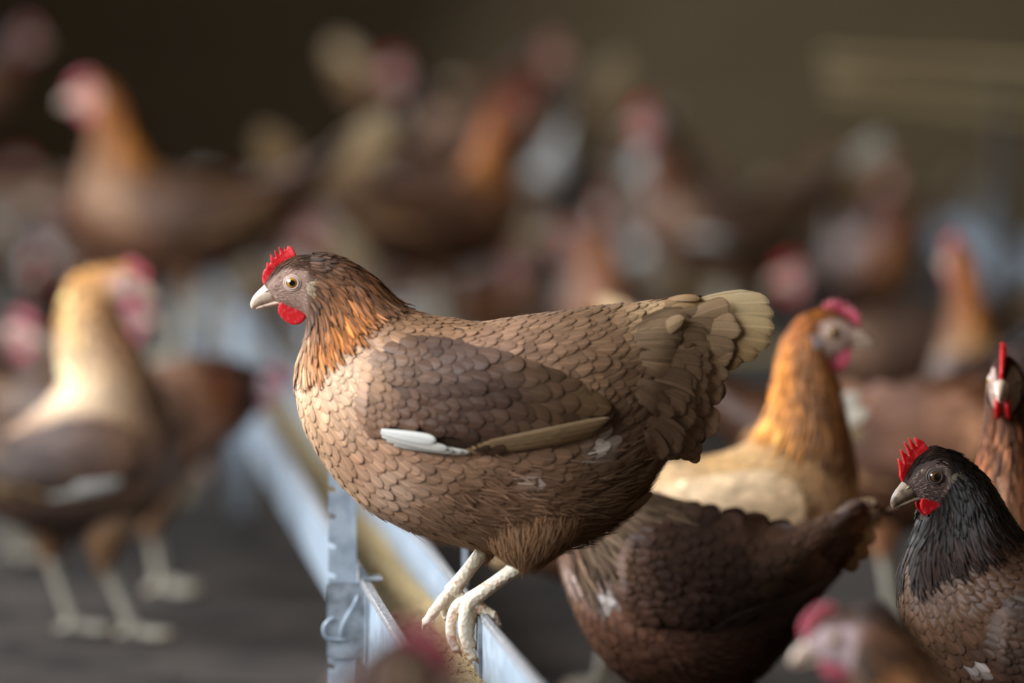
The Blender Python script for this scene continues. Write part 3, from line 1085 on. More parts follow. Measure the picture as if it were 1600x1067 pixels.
# upright comb with fewer, longer points (the dark hen on the right)
COMB_SHAPES.append([(412, 441), (409, 432), (410, 424), (408.5, 404), (418, 416), (413, 391), (428, 406), (420, 380), (434, 397), (428, 375), (443, 394), (438, 376), (452, 384), (459, 396), (460, 408), (446, 420), (436, 430), (425, 443)])
# rounder low comb
COMB_SHAPES.append([(412, 441), (407, 428), (408, 414), (412, 416), (414, 402), (420, 408), (423, 392), (430, 399), (434, 385), (441, 393), (446, 382), (452, 390), (459, 386), (464, 398), (462, 410), (448, 420), (436, 430), (425, 443)])

# ------------------------------------------------------------------ barn shell
FLOOR_M = simple('barn_litter', rgb(74, 66, 60), 0.95, noise=(9, rgb(46, 43, 42), .4, .68), bump=(90, 1.0, .01, 'noise'))
FLOOR_M.node_tree.nodes['Principled BSDF'].inputs['Specular IOR Level'].default_value = .1


def wood_mat(name, c1, c2, sx=1.0, sy=14.0):
    m, nt, b = nmat(name)
    L = nt.links.new
    tc = N(nt, 'ShaderNodeTexCoord')
    mp = N(nt, 'ShaderNodeMapping')
    mp.inputs['Scale'].default_value = (sx, sx, sy)
    L(tc.outputs['Object'], mp.inputs[0])
    nz = N(nt, 'ShaderNodeTexNoise')
    nz.inputs['Scale'].default_value = 2.2; nz.inputs['Detail'].default_value = 8
    L(mp.outputs[0], nz.inputs['Vector'])
    cr = N(nt, 'ShaderNodeValToRGB')
    cr.color_ramp.elements[0].color = c1; cr.color_ramp.elements[1].color = c2
    cr.color_ramp.elements[0].position = .3; cr.color_ramp.elements[1].position = .7
    L(nz.outputs[0], cr.inputs[0]); L(cr.outputs[0], b.inputs['Base Color'])
    b.inputs['Roughness'].default_value = .8
    return m


WALL_M = wood_mat('wall_boards', rgb(96, 80, 54), rgb(130, 108, 76))
DARK_WOOD = wood_mat('dark_timber', rgb(48, 40, 32), rgb(70, 58, 46))
DECK_M = wood_mat('perch_timber', rgb(120, 100, 66), rgb(164, 142, 100))


def box(mb, lo, hi_, col=None):
    x0, y0, z0 = lo; x1, y1, z1 = hi_
    V = [(x0, y0, z0), (x1, y0, z0), (x1, y1, z0), (x0, y1, z0), (x0, y0, z1), (x1, y0, z1), (x1, y1, z1), (x0, y1, z1)]
    mb.add(V, [(3, 2, 1, 0), (4, 5, 6, 7), (0, 1, 5, 4), (1, 2, 6, 5), (2, 3, 7, 6), (3, 0, 4, 7)], col)


def struct(name, mb, mat):
    o = mb.build(name, mat, smooth=False)
    o['kind'] = 'structure'
    return o


# floor with gentle unevenness
mb = MB()
gx = np.linspace(-2.6, 4, 120); gy = np.linspace(-1.5, 16, 200)
GX, GY = np.meshgrid(gx, gy, indexing='ij')
GZ = (np.sin(GX * 3.1 + np.sin(GY * 1.7)) * np.sin(GY * 2.3)) * .006 - .008
idx = np.arange(GX.size).reshape(GX.shape)
fq = np.stack([idx[:-1, :-1], idx[1:, :-1], idx[1:, 1:], idx[:-1, 1:]], -1).reshape(-1, 4)
mb.add(np.stack([GX, GY, GZ], -1).reshape(-1, 3), fq.tolist())
struct('floor', mb, FLOOR_M)
mb = MB()
for i in range(27):  # vertical boards
    x0 = -2.6 + i * .25
    box(mb, (x0 + .004, 16 + .004 * (i % 3), 0), (x0 + .246, 16.06, 3.2))
struct('wall_back', mb, WALL_M)
mb = MB()
box(mb, (-2.6, -1.5, 0), (-2.5, 16, .85)); box(mb, (-2.6, -1.5, 2.65), (-2.5, 16, 3.2))
for y in (-1.5, 2.9, 6.2, 9.8, 13.6, 15.6): box(mb, (-2.6, y, .85), (-2.5, y + .2, 2.65))
struct('wall_left', mb, WALL_M)
mb = MB()
box(mb, (4.0, -1.5, 0), (4.1, 16, 3.2))
struct('wall_right', mb, WALL_M)
mb = MB()
box(mb, (-2.6, -1.5, 3.2), (4.1, 16.1, 3.3))
struct('ceiling', mb, WALL_M)


# ------------------------------------------------------------------ galvanised feed trough
def galv(name, c1, c2, rough=.42, metal=.55):
    m = simple(name, c1, rough, metal, noise=(55, c2, .35, .7), bump=(260, .25, .0004, 'noise'))
    return m


GALV = galv('galvanised_steel', rgb(172, 182, 192), rgb(142, 154, 166), .45, .3)
GALV_D = galv('dusty_galvanised_steel', rgb(148, 154, 160), rgb(100, 104, 108), .6, .3)
RIM_M = simple('dusty_rim', rgb(150, 148, 148), .65, .2, noise=(420, rgb(84, 78, 74), .4, .65), bump=(500, .4, .0005, 'noise'))
ZR = CAMZ - .445
A = atz(752, 960, ZR)
DIRT = Vector((-697 / F, 1, 0)).normalized()
PER = Vector((DIRT.y, -DIRT.x, 0))  # to the right
Lp = atz(580, 916, ZR)
WT = -(Lp - A).dot(PER)
TH_ORG = A.copy()


def tr(s, p, z):
    """trough coordinates: s along (m from A, + away), p to the right from the right rim, z absolute"""
    v = TH_ORG + DIRT * s + PER * p
    return (v.x, v.y, z)


def extrude_tr(mb, prof, s0, s1, closed=True, seg=1):
    n = len(prof)
    V = []
    for i in range(seg + 1):
        s = s0 + (s1 - s0) * i / seg
        V += [tr(s, p, z) for p, z in prof]
    fs = []
    for i in range(seg):
        for j in range(n if closed else n - 1):
            a = i * n + j; b = i * n + (j + 1) % n
            fs.append((a, b, b + n, a + n))
    if closed:
        fs.append(tuple(reversed(range(n)))); fs.append(tuple(seg * n + j for j in range(n)))
    mb.add(V, fs)


HB = .083
trough = empty('feed_trough', tr(0, -WT / 2, 0), 'long narrow galvanised steel feed trough the sharp hen perches on', 'feed trough')


def rebase(o, parent):
    o.parent = parent
    o.matrix_parent_inverse = Matrix.Translation(-Vector(parent.location))
    return o


t_ = .0012
mb = MB()
prof = [(-WT, ZR), (-WT, ZR - HB), (-.006, ZR - HB), (0, ZR - HB + .006), (0, ZR),
        (-t_, ZR), (-t_, ZR - HB + .008), (-.008, ZR - HB + t_), (-WT + t_, ZR - HB + t_), (-WT + t_, ZR)]
extrude_tr(mb, prof, -1.6, 6.3, True, 4)
rebase(mb.build('channel', GALV, smooth=False), trough)
for p0, p1 in ((-WT - .0070, -WT + .0015), (-.0020, .0045)):
    mb = MB()
    extrude_tr(mb, [(p0, ZR - .004), (p0, ZR + .0012), (p0 + .001, ZR + .002), (p1 - .001, ZR + .002), (p1, ZR + .0012), (p1, ZR - .004)], -1.6, 6.3, True, 1)
    rebase(mb.build('rim', RIM_M, smooth=False), trough)['label'] = 'dusty folded top rim'
mb = MB()
for s in (-.02,):
    extrude_tr(mb, [(-.004, ZR - HB), (-.004, ZR - .001), (-t_, ZR - .001), (-t_, ZR - HB)], s, s + .0022)
    extrude_tr(mb, [(-.003, ZR - HB), (-.003, ZR - .001), (-t_, ZR - .001), (-t_, ZR - HB)], s + .0025, s + .05)
rebase(mb.build('joint_plate', GALV_D, smooth=False), trough)

# notched height post, clamp, and its partner on the far side
YP = Lp.y + .035
k_ = YP / F


def pp(px, py, dy=0.0):
    v = at(px, py, YP + dy)
    return (v.x, v.y, v.z)


def slab(mb, outline, y0, y1):
    pts = [Vector((p[0], -p[1], 0)) for p in outline]
    tris = tessellate_polygon([pts])
    n = len(pts)
    V = [pp(x, y, y0) for x, y in outline] + [pp(x, y, y1) for x, y in outline]
    fs = [tuple(t) for t in tris] + [tuple(n + i for i in reversed(t)) for t in tris]
    for i in range(n): fs.append((i, (i + 1) % n, n + (i + 1) % n, n + i))
    mb.add(V, fs)


zfl = 150 + CAMZ * F / YP
mb = MB()
ol = [(513, 690), (556, 690), (556, zfl), (513, zfl)]
edge = []
for ny in (1120, 1075, 1035, 893, 847, 800, 758, 715):
    edge += [(513, ny + 9), (523, ny + 11), (525, ny + 6), (519, ny + 2), (513, ny)]
ol = [(513, 690), (556, 690), (556, zfl), (513, zfl)] + edge
slab(mb, ol, 0, .0022)
slab(mb, [(553, 690), (557, 690), (557, zfl), (553, zfl)], -.002, .012)
post = rebase(mb.build('notched_post', GALV, smooth=False), trough)
# clamp plate round the post
cl = MB()
slab(cl, [(511, 914), (516, 910), (566, 910), (570, 916), (570, 1020), (565, 1029), (517, 1029), (511, 1024), (511, 1000), (507, 997), (507, 975), (511, 972)], -.004, -.0015)
slab(cl, [(566, 912), (571, 912), (571, 1034), (566, 1034)], -.005, .016)
slab(cl, [(560, 884), (566, 884), (583, 912), (571, 918), (560, 912)], -.003, .016)
co = cl.build('clamp', GALV_D, post, smooth=False)
wr = MB()
r_ = .0010
tube(wr, [pp(559, 930, -.006), pp(553, 943, -.007), pp(535, 975, -.007), pp(531, 993, -.007)], [r_] * 4, 8)
tube(wr, [pp(521, 965, -.006), pp(512, 970, -.007), pp(505, 980, -.007), pp(507, 993, -.007), pp(516, 998, -.006), pp(540, 1000, -.006)], [r_ * 1.2] * 6, 8)
wo = wr.build('wire_hook', GALV, post)
# strap across the rim holding the far post
mb = MB()
sy = (Vector((0, YP, 0)) - Vector((0, TH_ORG.y, 0))).y / DIRT.y
extrude_tr(mb, [(-WT - .006, ZR + .003), (-WT - .006, ZR + .0045), (-WT + .012, ZR + .0045), (-WT + .012, ZR + .003)], sy - .01, sy + .02)
rebase(mb.build('rim_strap', GALV_D, smooth=False), trough)
mb = MB()
q0 = at(726, 870, YP)
for dx in (0,):
    box(mb, (q0.x - .0030, YP - .001, 0.0), (q0.x + .0030, YP + .022, at(726, 760, YP).z))
rebase(mb.build('rear_post', GALV, smooth=False), trough)
# more support posts further down the line
for s in (2.6, 5.4):
    mb = MB()
    v = tr(s, -WT - .012, 0)
    box(mb, (v[0] - .012, v[1], 0), (v[0] + .012, v[1] + .003, ZR + .12))
    v = tr(s, .012, 0)
    box(mb, (v[0] - .004, v[1], 0), (v[0] + .004, v[1] + .02, ZR + .12))
    rebase(mb.build('far_post', GALV, smooth=False), trough)

# feed lying in the trough
FEED_M = simple('mash_feed', rgb(190, 162, 112), .9, noise=(240, rgb(126, 100, 62), .42, .66), bump=(500, 1.0, .002, 'noise'))
mb = MB()
ns, npx = 420, 12
V = []
sv = np.concatenate([np.linspace(-1.5, -.3, 60), np.linspace(-.29, 1.0, 260), np.linspace(1.02, 6.2, 100)])
for s in sv:
    for j in range(npx):
        p = -WT + .002 + (WT - .004) * j / (npx - 1)
        base = ZR - .050
        V.append(tr(s, p, base + .003 * math.sin(s * 9 + j) + .0025 * random.random() + .004 * math.sin(s * 3.1) - .006 * math.sin(math.pi * j / (npx - 1))))
fs = [(i * npx + j, i * npx + j + 1, (i + 1) * npx + j + 1, (i + 1) * npx + j) for i in range(len(sv) - 1) for j in range(npx - 1)]
mb.add(V, fs)
# bits of straw and crumb on top
for i in range(2600):
    s = random.uniform(-.35, 1.3); p = random.uniform(-WT + .004, -.004)
    c = Vector(tr(s, p, ZR - .048 + random.uniform(-.001, .003)))
    r = random.uniform(.0006, .0016)
    d = Vector((random.uniform(-1, 1), random.uniform(-1, 1), random.uniform(-.2, .7))).normalized() * r * random.choice((1, 1, 3))
    e_ = Vector((random.uniform(-1, 1), random.uniform(-1, 1), random.uniform(-1, 1))).normalized() * r * .6
    f_ = d.cross(e_).normalized() * r * .6
    mb.add([c - d, c + e_, c - e_ + f_, c + d + f_ * .4], [(0, 1, 2), (1, 3, 2), (0, 3, 1), (0, 2, 3)])
tag(mb.build('mash_feed', FEED_M), 'yellowish crumbly mash feed lying in the long trough', 'feed', kind='stuff')

# ------------------------------------------------------------------ the sharp hen on the trough rim
_T = [(196, 168, 124), (206, 182, 140), (186, 152, 108), (150, 116, 80)]
MAIN = dict(
    o=(745, 955), eye=H_EYE, beak=H_BEAK,
    neck=[(512, 398, 481, 507, 31), (546, 410, 480, 530, 38), (584, 434, 470, 556, 50), (622, 468, 464, 588, 68)],
    trunk=[(662, 486, 464, 622, 88), (705, 495, 474, 662, 106), (748, 500, 498, 708, 120), (790, 495, 530, 752, 130), (830, 489, 578, 796, 136),
           (870, 484, 635, 824, 137), (910, 479, 700, 845, 134), (950, 474, 778, 858, 126), (985, 470, 858, 862, 112), (1015, 468, 930, 838, 96),
           (1040, 466, 988, 796, 78), (1062, 465, 1022, 742, 58), (1080, 468, 1048, 694, 38), (1094, 476, 1066, 655, 22), (1106, 490, 1085, 618, 10)],
    wing=((560, 598), (950, 636), 190),
    thighs=[[(920, 700, 740, 725, 20, -50), (930, 760, 746, 775, 36, -56), (915, 815, 758, 825, 40, -58), (880, 852, 775, 856, 30, -57), (844, 878, 797, 872, 17, -56)],
            [(850, 730, 700, 745, 40, 60), (846, 780, 700, 790, 40, 58), (820, 820, 715, 828, 30, 55), (790, 845, 735, 846, 20, 50), (778, 860, 745, 856, 14, 48)]],
    legs=[((812, 876, -56), (734, 934, -40), [
        [(716, 940, -40), (706, 962, -38), (705, 990, -36), (714, 1012, -34), (722, 1022, -33)],
        [(727, 953, -52), (725, 980, -52), (731, 1005, -50), (740, 1022, -48), (748, 1032, -46)],
        [(742, 948, -22), (736, 968, -14), (733, 990, -12), (738, 1008, -10), (744, 1016, -10)],
        [(756, 948, -38), (772, 958, -38), (778, 974, -38), (774, 988, -38)]]),
        ((762, 856, 48), (704, 930, 36), [
            [(688, 945, 22), (674, 962, 20), (664, 976, 18), (659, 990, 18)],
            [(694, 952, 40), (700, 972, 40), (706, 990, 40), (710, 1002, 40)],
            [(688, 948, 58), (676, 966, 62), (670, 980, 64), (668, 992, 64)],
            [(722, 940, 36), (734, 948, 36), (742, 958, 36), (744, 970, 36)]])],
    tail=[(1040, 560, 1088, 655, 20, 30, (128, 90, 57)), (1040, 560, 1120, 612, 20, 26, (138, 99, 64)), (1040, 550, 1138, 584, 20, 24, (147, 107, 70)),
          (1040, 540, 1160, 560, 21, 20, (158, 120, 78)), (1040, 530, 1186, 548, 21, 17, (171, 135, 91)), (1040, 522, 1204, 530, 22, 14, (182, 149, 104)),
          (1040, 512, 1211, 508, 22, 11, (189, 158, 113)), (1040, 500, 1210, 486, 21, 8, (195, 165, 120)), (1040, 490, 1203, 468, 19, 5, (200, 170, 126)),
          (1060, 480, 1180, 458, 12, 3, (204, 177, 136))],
    tbend=0.03, tcov=((985, 486), (1000, 690), 0, 96),
    spots=[(912, 688, 17, (236, 220, 205)), (812, 738, 11, (225, 200, 185)), (1000, 500, 40, (190, 156, 116)), (1080, 480, 40, (170, 132, 84)), (600, 745, 40, (206, 168, 140)), (562, 585, 40, (214, 176, 138))],
)
build_hen('hen', 'sharply focused brown hen in profile perched on the trough rim', at(745, 955, D0), MAIN)

# ------------------------------------------------------------------ the other hens
def floor_py(Y): return HOR + CAMZ * F / Y


def legs_std(hx, hy, fx, Y, d=-1, hx2=None, fx2=None, lift2=0, sp=42):
    """two standing legs in photo pixels: hock (hx,hy), foot at fx on the floor; d = facing"""
    k = Y / D0
    fp = floor_py(Y)
    out = []
    for yo, HX, FX, lf in ((-sp, hx, fx, 0), (sp, hx if hx2 is None else hx2, fx if fx2 is None else fx2, lift2)):
        g = fp - lf
        toes = []
        for sp_, ln in ((-26, 70), (0, 84), (26, 70)):
            toes.append([(FX + d * ln * .35 / k, g - 9 / k, (yo + sp_ * .4) / k), (FX + d * ln * .7 / k, g - 7 / k, (yo + sp_ * .8) / k), (FX + d * ln * .9 / k, g - 6 / k, (yo + sp_) / k), (FX + d * ln * 1.08 / k, g - 1 / k, (yo + sp_ * 1.1) / k)])
        toes.append([(FX - d * 18 / k, g - 9 / k, yo / k), (FX - d * 30 / k, g - 7 / k, yo / k), (FX - d * 40 / k, g - 1 / k, yo / k)])
        out.append(((HX, hy, yo / k), (FX, g - 16 / k, yo / k), toes))
    return out


def thighs_std(hx, hy, Y, d=-1, hx2=None, sp=42):
    k = Y / D0
    out = []
    for yo, HX in ((-sp, hx), (sp, hx if hx2 is None else hx2)):
        r = []
        for dx, dy, hw, w in ((-d * -12, -130, 62, 40), (-d * -10, -85, 58, 40), (-d * -6, -45, 42, 32), (-d * -2, -16, 24, 20), (0, 2, 15, 14)):
            r.append((HX + (dx + hw) / k, hy + dy / k, HX + (dx - hw) / k, hy + (dy + 6) / k, w / k, (yo * 1.15) / k))
        out.append(r)
    return out


def pmul(pal, f):
    return [(a, b, tuple(min(255, c * g) for c, g in zip(col, f))) for a, b, col in pal]


def traced(label, spec, group=None, hi=True):
    Y = spec['Y']
    ox = spec['o'][0]
    spec['o'] = (ox, floor_py(Y))
    p = at(ox, floor_py(Y), Y)
    return build_hen('hen', label, (p.x, p.y, 0), spec, group=group, hi=hi)


DARK_PAL = pmul(HEN_PAL, (.47, .42, .38))  # dark brown plumage, darkened further to paint in the right hen's backlit shade
DARK_H = pmul(HPAL, (.22, .19, .19))  # hackle likewise, backlit shade included in the colour
PALE_PAL = [(0.3, .1, (150, 96, 48)), (0.9, .2, (170, 104, 46)), (1.3, .1, (190, 120, 52)), (1.3, .7, (140, 92, 50)), (1.7, .1, (206, 140, 72)), (1.7, .8, (196, 150, 104)),
            (2.0, .1, (222, 180, 128)), (2.1, .8, (200, 160, 122)), (2.3, .2, (228, 192, 150)), (2.5, .6, (196, 152, 110)), (2.8, .1, (212, 172, 128)), (2.8, .8, (184, 144, 108)), (3.3, .3, (190, 150, 110))]
PALE_PAL = pmul(PALE_PAL, (.88, .85, .80))
PALE_H = [(1.0, .1, (150, 84, 34)), (1.0, .7, (170, 110, 60)), (1.4, .1, (196, 118, 44)), (1.4, .6, (130, 84, 46)), (1.8, .1, (214, 140, 62)), (1.8, .7, (120, 82, 52))]

# dark hen at the right edge, its backlit shade put into plumage and skin colours
traced('dark brown hen with sharp upright red comb, facing left at the right edge', dict(
    Y=3.30, o=(1500, 0), eye=(1446, 743), beak=(1381, 790), hs=1.0, comb=1, yaw=.28, pal=DARK_PAL, hpal=DARK_H, skin=(84, 66, 58), ear=(104, 92, 76), prim=(120, 96, 70),
    neck=[(1503, 722, 1434, 812, 36), (1532, 748, 1425, 842, 48), (1560, 790, 1412, 872, 62), (1592, 835, 1404, 905, 80)],
    trunk=[(1640, 868, 1402, 940, 96), (1700, 888, 1412, 988, 112), (1770, 895, 1452, 1052, 122), (1840, 895, 1520, 1110, 130), (1910, 893, 1600, 1150, 130),
           (1970, 888, 1680, 1170, 122), (2030, 880, 1760, 1165, 104), (2080, 870, 1840, 1120, 80), (2120, 860, 1905, 1070, 50), (2150, 855, 1965, 1010, 28), (2180, 860, 2045, 960, 10)],
    wing=((1530, 985), (1960, 1010), 190), white=False, wpal=pmul(WPAL, (.5, .47, .46)), mats={'lid': M['lid_shaded'], 'beak': M['beak_shaded'], 'iris': M['iris_shaded']}, spots=[(1500, 1022, 9, (220, 205, 195)), (1440, 850, 16, (150, 116, 72))],
    thighs=thighs_std(1680, 1200, 3.3), legs=legs_std(1680, 1200, 1660, 3.3),
    tail=[(2110, 900, 2220, 960, 20, 20, (140, 110, 80)), (2110, 890, 2260, 910, 20, 14, (150, 120, 84)), (2110, 880, 2280, 870, 20, 8, (160, 130, 90))]))

# brown hen behind the perched one, head hidden
traced('dark brown hen with pale streaked neck, body right below the perched hen, head hidden', dict(
    Y=3.56, o=(1120, 0), eye=(800, 640), beak=(738, 665), pal=pmul(HEN_PAL, (.58, .50, .47)), hpal=[(1.0, .1, (56, 40, 32)), (1.5, .4, (66, 48, 38)), (1.8, .2, (92, 72, 54)), (2.0, .5, (120, 98, 78)), (1.8, .8, (96, 68, 52))], hq=2.06, hl=1.1,
    neck=[(850, 640, 800, 700, 30), (890, 680, 815, 745, 38), (925, 728, 838, 800, 50), (975, 762, 862, 840, 68)],
    trunk=[(1030, 778, 872, 880, 86), (1090, 797, 886, 930, 100), (1140, 817, 915, 1000, 112), (1180, 827, 965, 1060, 118), (1215, 828, 1030, 1090, 118), (1250, 822, 1100, 1095, 110),
           (1280, 813, 1160, 1075, 94), (1305, 803, 1210, 1030, 70), (1322, 795, 1250, 970, 46), (1340, 790, 1282, 920, 26), (1352, 792, 1318, 880, 10)],
    wing=((955, 890), (1300, 895), 190), white=False, spots=[(932, 912, 16, (230, 215, 205)), (898, 885, 26, (210, 180, 165)), (1105, 880, 20, (190, 150, 112))],
    wpal=pmul(WPAL, (.68, .62, .60)), prim=(76, 58, 44),
    thighs=thighs_std(1120, 1110, 3.56), legs=legs_std(1120, 1110, 1105, 3.56),
    tail=[(1290, 860, 1340, 890, 14, 18, (150, 118, 82)), (1290, 850, 1358, 868, 15, 16, (170, 138, 96)), (1290, 840, 1368, 842, 16, 12, (186, 154, 110)), (1290, 830, 1376, 815, 16, 8, (200, 170, 124)), (1290, 820, 1374, 790, 15, 4, (210, 182, 136))]))

# orange-necked hen behind, facing right
traced('pale hen with orange neck and pink comb facing right behind the perched hen', dict(
        Y=3.78, o=(1200, 0), eye=(1297, 518), beak=(1372, 541), hs=.92, comb=2, pal=PALE_PAL, hpal=PALE_H, skin=(200, 168, 150), mats={'comb': M['comb_pale']}, ear=(220, 205, 205),
    neck=[(1243, 506, 1292, 574, 27), (1222, 540, 1306, 604, 32), (1210, 590, 1317, 650, 40), (1199, 640, 1330, 700, 52), (1175, 684, 1338, 755, 70)],
    trunk=[(1135, 707, 1342, 800, 86), (1090, 717, 1335, 850, 98), (1045, 723, 1310, 900, 106), (1000, 735, 1265, 945, 108), (955, 745, 1210, 975, 106),
           (910, 755, 1150, 985, 96), (870, 760, 1090, 970, 78), (840, 755, 1030, 930, 56), (815, 745, 970, 880, 34), (790, 740, 900, 820, 14)],
    wing=((1265, 800), (920, 810), 150), white=False, wpal=[(0, 0, (210, 176, 136)), (.4, .3, (220, 186, 146)), (.4, -.3, (180, 140, 104)), (.9, 0, (200, 160, 116))],
    thighs=thighs_std(1120, 1040, 3.78, 1), legs=legs_std(1120, 1040, 1140, 3.78, 1),
    tail=[(860, 850, 760, 880, 18, 18, (180, 144, 100)), (860, 830, 740, 800, 18, 10, (200, 160, 120)), (860, 810, 740, 750, 18, 5, (200, 170, 130))]))

# big walking hen at the left
LEFT_PAL = [(0.3, .1, (190, 130, 74)), (0.9, .2, (206, 144, 80)), (1.3, .1, (222, 170, 112)), (1.4, .8, (130, 94, 66)), (1.8, .1, (232, 196, 150)), (1.8, .9, (96, 70, 54)),
            (2.1, .1, (170, 130, 100)), (2.1, .8, (110, 78, 58)), (2.5, .2, (120, 88, 68)), (2.5, .8, (74, 56, 48)), (3.0, .2, (110, 80, 62)), (3.2, .8, (74, 56, 48))]
LEFT_H = [(1.0, .1, (206, 140, 70)), (1.0, .8, (170, 120, 80)), (1.4, .1, (226, 170, 104)), (1.4, .8, (150, 104, 70)), (1.8, .1, (236, 200, 150)), (1.8, .45, (200, 156, 112)), (1.8, .8, (110, 78, 58))]
traced('pale orange necked hen with pink comb walking right across the floor at left', dict(
    Y=4.55, o=(130, 0), eye=(203, 442), beak=(246, 464), hs=1.15, comb=2, pal=LEFT_PAL, hpal=LEFT_H, hl=.55, skin=(214, 170, 160), mats={'comb': M['comb_pale']},
    neck=[(128, 428, 190, 492, 26), (104, 462, 206, 522, 32), (95, 508, 226, 556, 38), (93, 552, 250, 596, 48), (98, 598, 267, 640, 62)],
    trunk=[(62, 640, 278, 690, 78), (20, 664, 274, 748, 86), (-20, 680, 244, 800, 92), (-60, 685, 190, 830, 92), (-110, 680, 130, 840, 86), (-150, 670, 60, 830, 72),
           (-190, 655, 0, 800, 52), (-220, 640, -60, 760, 30), (-250, 640, -130, 720, 10)],
    wing=((232, 700), (-90, 735), 130), white=True, wpal=pmul(WPAL, (.8, .78, .78)),
    thighs=thighs_std(168, 880, 4.55, 1, 76), legs=legs_std(168, 880, 212, 4.55, 1, 76, 112),
    tail=[(-150, 740, -250, 750, 16, 16, (120, 90, 66)), (-150, 720, -290, 690, 16, 10, (150, 116, 84)), (-150, 700, -300, 640, 16, 5, (170, 136, 100))]), hi=False)

# hen leaning into the trough behind it
traced('dark brown hen reaching right with its head over the far feed trough', dict(
    Y=4.95, o=(260, 0), eye=(420, 602), beak=(452, 636), comb=2, pal=pmul(HEN_PAL, (.66, .6, .58)), hpal=pmul(HPAL, (.5, .42, .4)), skin=(200, 170, 178), mats={'comb': M['comb_pale']},
    neck=[(396, 576, 408, 640, 22), (362, 562, 388, 665, 30), (322, 556, 356, 692, 42)],
    trunk=[(282, 562, 320, 722, 56), (240, 572, 280, 750, 68), (200, 584, 230, 770, 76), (160, 592, 180, 780, 76), (120, 600, 130, 775, 68), (80, 600, 80, 750, 50), (50, 600, 40, 710, 28), (20, 600, 0, 670, 10)],
    wing=((300, 640), (90, 660), 110), white=False, wpal=pmul(WPAL, (.7, .66, .64)),
    thighs=thighs_std(240, 830, 4.95, 1), legs=legs_std(240, 830, 255, 4.95, 1),
    tail=[(60, 650, -20, 640, 14, 12, (120, 90, 66)), (60, 640, -30, 600, 14, 5, (150, 116, 84))]), hi=False)

# blurred head in the near foreground
traced('blurred greyish brown hen head with pink comb low in the right foreground', dict(
    Y=2.72, o=(1560, 0), eye=(1298, 1000), beak=(1227, 1044), comb=2, pal=pmul(HEN_PAL, (1.0, .98, 1.02)), hpal=pmul(HPAL, (.8, .85, .95)), skin=(190, 160, 158), mats={'comb': M['comb_pale']},
    neck=[(1360, 948, 1318, 1066, 44), (1400, 972, 1322, 1100, 58), (1440, 1020, 1334, 1140, 74)],
    trunk=[(1490, 1080, 1350, 1190, 98), (1550, 1115, 1372, 1250, 122), (1620, 1130, 1410, 1310, 140), (1700, 1135, 1480, 1370, 150), (1780, 1130, 1580, 1410, 150), (1850, 1110, 1680, 1410, 130),
           (1900, 1095, 1770, 1370, 96), (1940, 1080, 1850, 1300, 50), (1970, 1075, 1910, 1220, 14)],
    wing=((1480, 1240), (1880, 1230), 230), white=False,
    thighs=thighs_std(1620, 1400, 2.72), legs=legs_std(1620, 1400, 1600, 2.72),
    tail=[(1880, 1180, 2010, 1180, 24, 16, (150, 118, 82)), (1880, 1160, 2040, 1100, 24, 8, (180, 148, 104))]), hi=False)

traced('very blurred hen with deep pink comb at the bottom edge in front of the trough', dict(
    Y=2.2, o=(520, 0), eye=(640, 1064), beak=(744, 1108), comb=2, pal=pmul(HEN_PAL, (.9, .8, .8)), hpal=pmul(HPAL, (.9, .8, .8)), mats={'comb': M['comb_pale']}, hs=1.15,
    neck=[(556, 1050, 622, 1166, 44), (525, 1090, 640, 1210, 54), (500, 1150, 650, 1260, 68)],
    trunk=[(470, 1230, 660, 1330, 100), (420, 1280, 660, 1410, 130), (350, 1300, 630, 1490, 160), (270, 1310, 560, 1560, 175), (180, 1305, 470, 1600, 175), (100, 1290, 370, 1590, 150),
           (40, 1270, 260, 1540, 110), (0, 1250, 150, 1450, 60), (-40, 1240, 50, 1360, 16)],
    wing=((560, 1390), (90, 1400), 270), white=False,
    thighs=thighs_std(390, 1650, 2.2, 1), legs=legs_std(390, 1650, 410, 2.2, 1),
    tail=[(20, 1350, -120, 1340, 28, 18, (150, 118, 82)), (20, 1320, -160, 1240, 28, 8, (180, 148, 104))]), hi=False)


